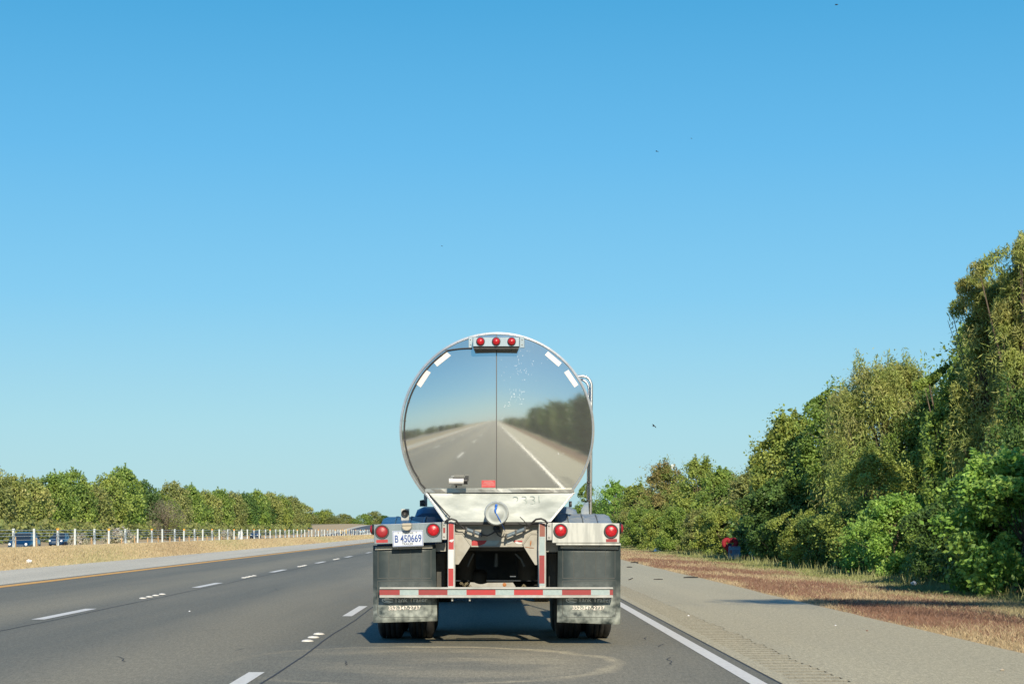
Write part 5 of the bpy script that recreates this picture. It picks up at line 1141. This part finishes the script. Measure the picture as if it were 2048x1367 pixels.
kind = np.where(t < 5.32, 0, np.where(t < 7.5, 1, np.where(t < 8.45, 3, 2)))
kind = np.where((kind == 1) & (patch > .55), 0, kind); kind = np.where((kind == 1) & (y > 70) & (rg.uniform(0, 1, n) < .6), 0, kind); kind = np.where((kind == 3) & (patch < -.6), 1, kind); kind = np.where((kind == 2) & (rg.uniform(0, 1, n) < .25), 3, kind)
col = np.array([TANc, REDc, GRNc, OLc])[kind] * rg.uniform(.65, 1.3, (n, 1)); sc_ = np.clip(y / 22, .8, 3.2)
hh = rg.uniform(.03, .10, n) * np.where(kind == 2, 1.1, .8) * np.clip((x - 5.0) * 3, .35, 1); blades('verge_grass', x, y, hh,   .0085 * sc_, col, 'short dry tan and reddish grass between the shoulder and right trees', 1)
# tall stalks in front of the trees
n = 1500; y = 25 + 60 * rg.uniform(0, 1, n) ** 1.5; x = 8.8 + .9 * rg.uniform(0, 1, n); col = np.array([.30, .31, .12]) * rg.uniform(.7, 1.35, (n, 1))
blades('tall_grass', x, y, rg.uniform(.10, .36, n), .011 * np.clip(y / 30, .8, 2), col, 'taller yellow-green grass stalks along the foot of the right trees', 2, lean=.22)
# left median
n = 120000; y = 48 / (1 - rg.uniform(0, 1, n) * (1 - 48 / 300)); x = -13.55 - 3.9 * rg.uniform(0, 1, n) ** .8
patch = np.sin(x * 1.3 + y * .21) * .5 + np.sin(y * .13) * .5 + rg.normal(0, .4, n)
col = np.where((patch > .75)[:, None], np.array([.44, .40, .20]), np.where((patch < -.5)[:, None], np.array([.47, .36, .21]), np.array([.56, .45, .26]))) * rg.uniform(.82, 1.15, (n, 1))
blades('median_grass', x, y, rg.uniform(.04, .12, n), .026 * np.clip(y / 60, .8, 4), col, 'dry tan grass covering the raised median on the left', 3)

# ------------------------------------------------------------------ roadside memorial
YM = 66.0; S_ = YM / F
def mem(px, py): return X(px, YM), Z(py, YM)
gzm = lambda x: float(ground_z(x, YM))
signblue = mat('memorial_board_blue', (.12, .26, .42), .5, alt=(.16, .31, .46), scale=(10, 10, 10)); dk = mat('memorial_print', (.09, .10, .16), .6); redm = mat('silk_red_shaded', (.26, .010, .018), .8, bump=.4, bscale=60); bluem = mat('silk_blue', (.02, .16, .50), .8); wht = mat('white_cross_paint', (.75, .80, .84), .5)  # memorial red is darkened to carry the shade it stands in
xs_, zs_ = mem(1468.8, 1117); OFF = Vector((xs_, YM, gzm(xs_)))
g = empty('memorial_board', OFF, 'light blue memorial board with lines of print and a dark portrait, on the verge', 'memorial board')
b = MB(); b.prism(Q([(1457.2, 1092), (1480.5, 1092), (1480.5, 1116.5), (1457.2, 1116.5)], YM), YM, YM + .02); bd = b.build('board', signblue, g, bevel=.004)
b = MB(); b.prism(Q([(1458.7, 1099), (1464.6, 1099), (1464.6, 1106), (1458.7, 1106)], YM), YM - .004, YM); b.build('portrait', mat('portrait_print', (.16, .09, .12), .6, alt=(.28, .16, .15), scale=(30, 30, 30)), bd)
b = MB()
for py, xa, xb in ((1094, 1458.5, 1465), (1094, 1467.5, 1478.5), (1099.8, 1466, 1472), (1099.8, 1473, 1479), (1102.2, 1466, 1478), (1104.6, 1466, 1476), (1108.4, 1458.5, 1479.5), (1112.6, 1462, 1472), (1112.6, 1474, 1477)): b.prism(Q([(xa, py - .5), (xb, py - .5), (xb, py + .5), (xa, py + .5)], YM), YM - .004, YM)
b.build('print_lines', dk, bd)
b = MB(); 
for px in (1459, 1478.5): b.mark(); b.cyl((X(px, YM), YM + .03, OFF.z - .1), (X(px, YM), YM + .03, Z(1095, YM)), .010, n=8)
b.build('stake', M['screw'], g)
YH = YM + .25; xh = X(1460, YH); OFF = Vector((xh, YH, gzm(xh)))
g = empty('heart_wreath', OFF, 'red heart-shaped wreath on a stand behind the blue memorial board', 'wreath')
hp_ = []
for a in np.linspace(0, 2 * math.pi, 40): hp_.append((xh + .232 * (math.sin(a) ** 3), YH, Z(1088.5, YH) + (.0152 * (13 * math.cos(a) - 5 * math.cos(2 * a) - 2 * math.cos(3 * a) - math.cos(4 * a)))))
b = MB(); b.tube(hp_, .095, 10); b.build('flower_ring', redm, g)
b = MB(); b.prism(Q([(1456, 1086), (1464, 1086), (1465, 1110), (1456, 1110)], YH), YH + .03, YH + .05); b.build('ribbon', mat('navy_ribbon', (.03, .035, .14), .7), g)
b = MB()
for dx in (-.14, .14): b.cyl((xh + dx, YH + .12, OFF.z - .05), (xh + dx * .1, YH + .04, Z(1082, YH)), .010, n=6)
b.build('stand', M['frame_dark'], g)
YR = YM - .4
for j, (pa, pb, lab) in enumerate((((1477, 1486), (1112.5, 1119), 'smaller low clump of red silk flowers nearest the blue board'), ((1486, 1496), (1109.5, 1118), 'larger clump of red silk flowers nearest the cross'))):
    xr = X((pa[0] + pa[1]) / 2, YR); OFF = Vector((xr, YR, gzm(xr))); g = empty('red_flowers', OFF, lab, 'flowers'); b = MB(); rs = random.Random(j); gm = MB()
    for k in range(14):
        c = P(rs.uniform(*pa), rs.uniform(pb[0], pb[1] - 2), YR + rs.uniform(-.05, .05)); rad = rs.uniform(.020, .034); b.lathe(c, (rs.uniform(-.5, .5), -1, .5), [(.003, -.012), (rad * .8, .0), (rad, .012), (rad * .4, .008), (.001, .014)], 8); gm.tube([c, (xr + rs.uniform(-.03, .03), YR, OFF.z)], .004, 4)
    b.build('bloom', redm, g); gm.build('stem', mat('flower_stem', (.04, .10, .03), .8), g)
xc = X(1504.8, YM); OFF = Vector((xc, YM, gzm(xc))); g = empty('white_cross', OFF, 'small white memorial cross standing in the grass before dark bushes', 'cross')
b = MB(); b.box(xc - .028, xc + .028, YM - .015, YM + .015, OFF.z - .1, Z(1093.5, YM)); b.build('upright', wht, g, bevel=.012)
b = MB(); b.box(xc - .105, xc + .105, YM - .02, YM + .012, Z(1106.5, YM), Z(1102, YM)); b.build('crossbar', wht, g, bevel=.012)
YR = YM - .15; xr = X(1509, YR); OFF = Vector((xr, YR, gzm(xr))); g = empty('blue_flowers', OFF, 'blue silk flowers at the foot of the white cross', 'flowers'); b = MB(); gm = MB(); rs = random.Random(5)
for k in range(10):
    c = P(rs.uniform(1506.5, 1511), rs.uniform(1108, 1116), YR + rs.uniform(-.05, .05)); b.lathe(c, (rs.uniform(-.5, .5), -1, .5), [(.003, -.012), (.02, 0), (.026, .01), (.001, .014)], 8); gm.tube([c, (xr, YR, OFF.z)], .004, 4)
b.build('bloom', bluem, g); gm.build('stem', M['black'], g)
OFF = Vector((0, 0, 0))
# litter and stones
def pebble(name, px, py, r, m, label, cat='stone', flat=.6, gzv=0.0):
    Y = H * F / (py - HY); x = X(px, Y); rs = random.Random(px); me = bpy.data.meshes.new(name); bm = bmesh.new(); bmesh.ops.create_icosphere(bm, subdivisions=2, radius=r)
    for v in bm.verts: v.co = Vector((v.co.x * rs.uniform(.85, 1.15), v.co.y * rs.uniform(.85, 1.15), v.co.z * flat * rs.uniform(.85, 1.15)))
    bm.to_mesh(me); bm.free(); me.materials.append(m); o = link(name, me); o.location = (x, Y, gzv + r * flat * .7); return tag(o, label, cat)
stonem = mat('pale_stone', (.50, .44, .34), .8, alt=(.36, .31, .24), scale=(30, 30, 30)); whm = mat('white_litter', (.80, .82, .84), .5)
pebble('stone', 2004, 1340, .017, stonem, 'tan stone on the shoulder near the bottom right corner')
pebble('stone', 1734, 1261, .013, mat('brown_stone', (.22, .13, .09), .8), 'small brown stone in the middle of the right shoulder')
pebble('litter', 1671, 1250.5, .012, whm, 'tiny white scrap lying on the middle of the right shoulder', 'litter')
pebble('litter', 1377, 1231, .014, whm, 'tiny white scrap at the edge of the rumble strip', 'litter')
pebble('litter', 379 * 1.0, 1222, .013, whm, 'tiny white scrap lying in the middle traffic lane', 'litter')
def scrap(name, px, py, pts, m, label, z=0.0, cat='litter', th=.012):
    Y = H * F / (py - HY); x = X(px, Y); b = MB(); n = len(pts); 
    vs = [(x + p_[0], Y + p_[1], z + .006 + p_[2]) for p_ in pts]; b.tube(vs, th, 5); o = b.build(name, m, off=Vector((x, Y, z))); o.location = (x, Y, z); return tag(o, label, cat)
rbm = M['rubber']
scrap('tyre_scrap', 1382, 1155, [(-.17, 0, 0), (-.05, .05, .01), (.08, .02, .012), (.17, .06, 0)], rbm, 'flat black strip of tyre on the shoulder, furthest right of the scraps', th=.022)
scrap('tyre_scrap', 1317, 1158.5, [(-.11, 0, 0), (0, .04, .006), (.1, .0, 0)], rbm, 'thin dark strip lying in the middle of the far shoulder', th=.012)
scrap('tyre_scrap', 1259, 1134, [(-.08, 0, 0), (0, .05, .01), (.08, 0, 0)], rbm, 'small dark scrap close to the trailer on the far shoulder', th=.018)
scrap('tyre_scrap', 1269, 1125, [(-.12, 0, 0), (0, .1, .02), (.14, .05, .0)], rbm, 'dark scrap at the grass edge beyond the trailer', th=.025)
scrap('tyre_scrap', 1263, 1158, [(-.11, -.5, 0), (-.02, .0, .006), (.10, .9, 0)], rbm, 'long thin dark strip slanting across the shoulder beside the flap', th=.010)
def bagm(px, py, X0, label, s=1.0):
    Y = X0 * F / (px - VX); z = float(ground_z(X0, Y)) + .07; me = bpy.data.meshes.new('plastic_bag'); bm = bmesh.new(); bmesh.ops.create_icosphere(bm, subdivisions=3, radius=.09 * s); rs = random.Random(px)
    for v in bm.verts: k = 1 + .35 * math.sin(9 * v.co.x / .09 + 3 * v.co.z / .09) * math.cos(7 * v.co.y / .09) + rs.uniform(-.12, .12); v.co = v.co * k; v.co.z *= .8
    bm.to_mesh(me); bm.free(); me.materials.append(whm); o = link('plastic_bag', me); o.location = (X0, Y, z); tag(o, label, 'litter')
bagm(58, 1115, -14.4, 'crumpled white plastic bag on the dry median grass', .8)
bagm(1828, 1165, 9.0, 'white scrap caught in the grass below the tall stalks', .6)
bagm(1316, 1100, 8.9, 'bluish white bag in the distant grass near the trees', 2.0)
# antenna mast behind the red-tinged tree
YA = 420; xa = X(1340, YA); b = MB(); b.cyl((xa, YA, 0), (xa, YA, Z(936, YA)), .22, .14, n=8)
ma = empty('antenna_mast', (xa, YA, 0), 'slim antenna mast peeping out over the red-tinged tree', 'mast'); OFF = Vector((xa, YA, 0)); b.build('pole', galv, ma)
b = MB()
for k in range(6): a = k * math.pi / 3; b.box(xa + .9 * math.cos(a) - .12, xa + .9 * math.cos(a) + .12, YA + .9 * math.sin(a) - .08, YA + .9 * math.sin(a) + .08, Z(936, YA), Z(928, YA))
b.tube([(xa + .9 * math.cos(a), YA + .9 * math.sin(a), Z(933, YA)) for a in np.linspace(0, 2 * math.pi, 13)], .05, 5)
b.build('antenna', galv, ma); OFF = Vector((0, 0, 0))
# birds
bm_ = mat('bird_dark', (.05, .055, .06), .8)
for px, py, Y, s, roll, lab in [(1308, 852, 60, .6, .5, 'bird gliding low right of the tank above the distant trees'), (1314, 303, 90, .6, .1, 'tiny dark bird high right of centre'), (1383, 277, 90, .35, 0, 'tiniest bird, high in the sky right of the other one'), (1673, 10, 70, .6, -.2, 'bird at the very top of the picture'), (884, 492, 90, .35, .2, 'tiny bird above the left half of the tank')]:
    b = MB(); b.loft([[(r * math.cos(a), y, r * math.sin(a)) for a in np.linspace(0, 2 * math.pi, 8, endpoint=False)] for y, r in ((-.12, .004), (-.09, .018), (-.02, .028), (.06, .018), (.14, .006))])
    for sx in (-1, 1): b.add([(0, -.04, .015), (sx * .11, -.05, .05), (sx * .24, .0, .01), (sx * .12, .03, .045), (0, .05, .01), (sx * .11, -.03, .038)], [(0, 1, 2, 3, 4), (0, 5, 2, 1), (5, 4, 3, 2)])
    o = b.build('bird', bm_, off=Vector((0, 0, 0))); o.location = P(px, py, Y); o.rotation_euler = (.1, roll, .9); o.scale = (s,) * 3; tag(o, lab, 'bird')
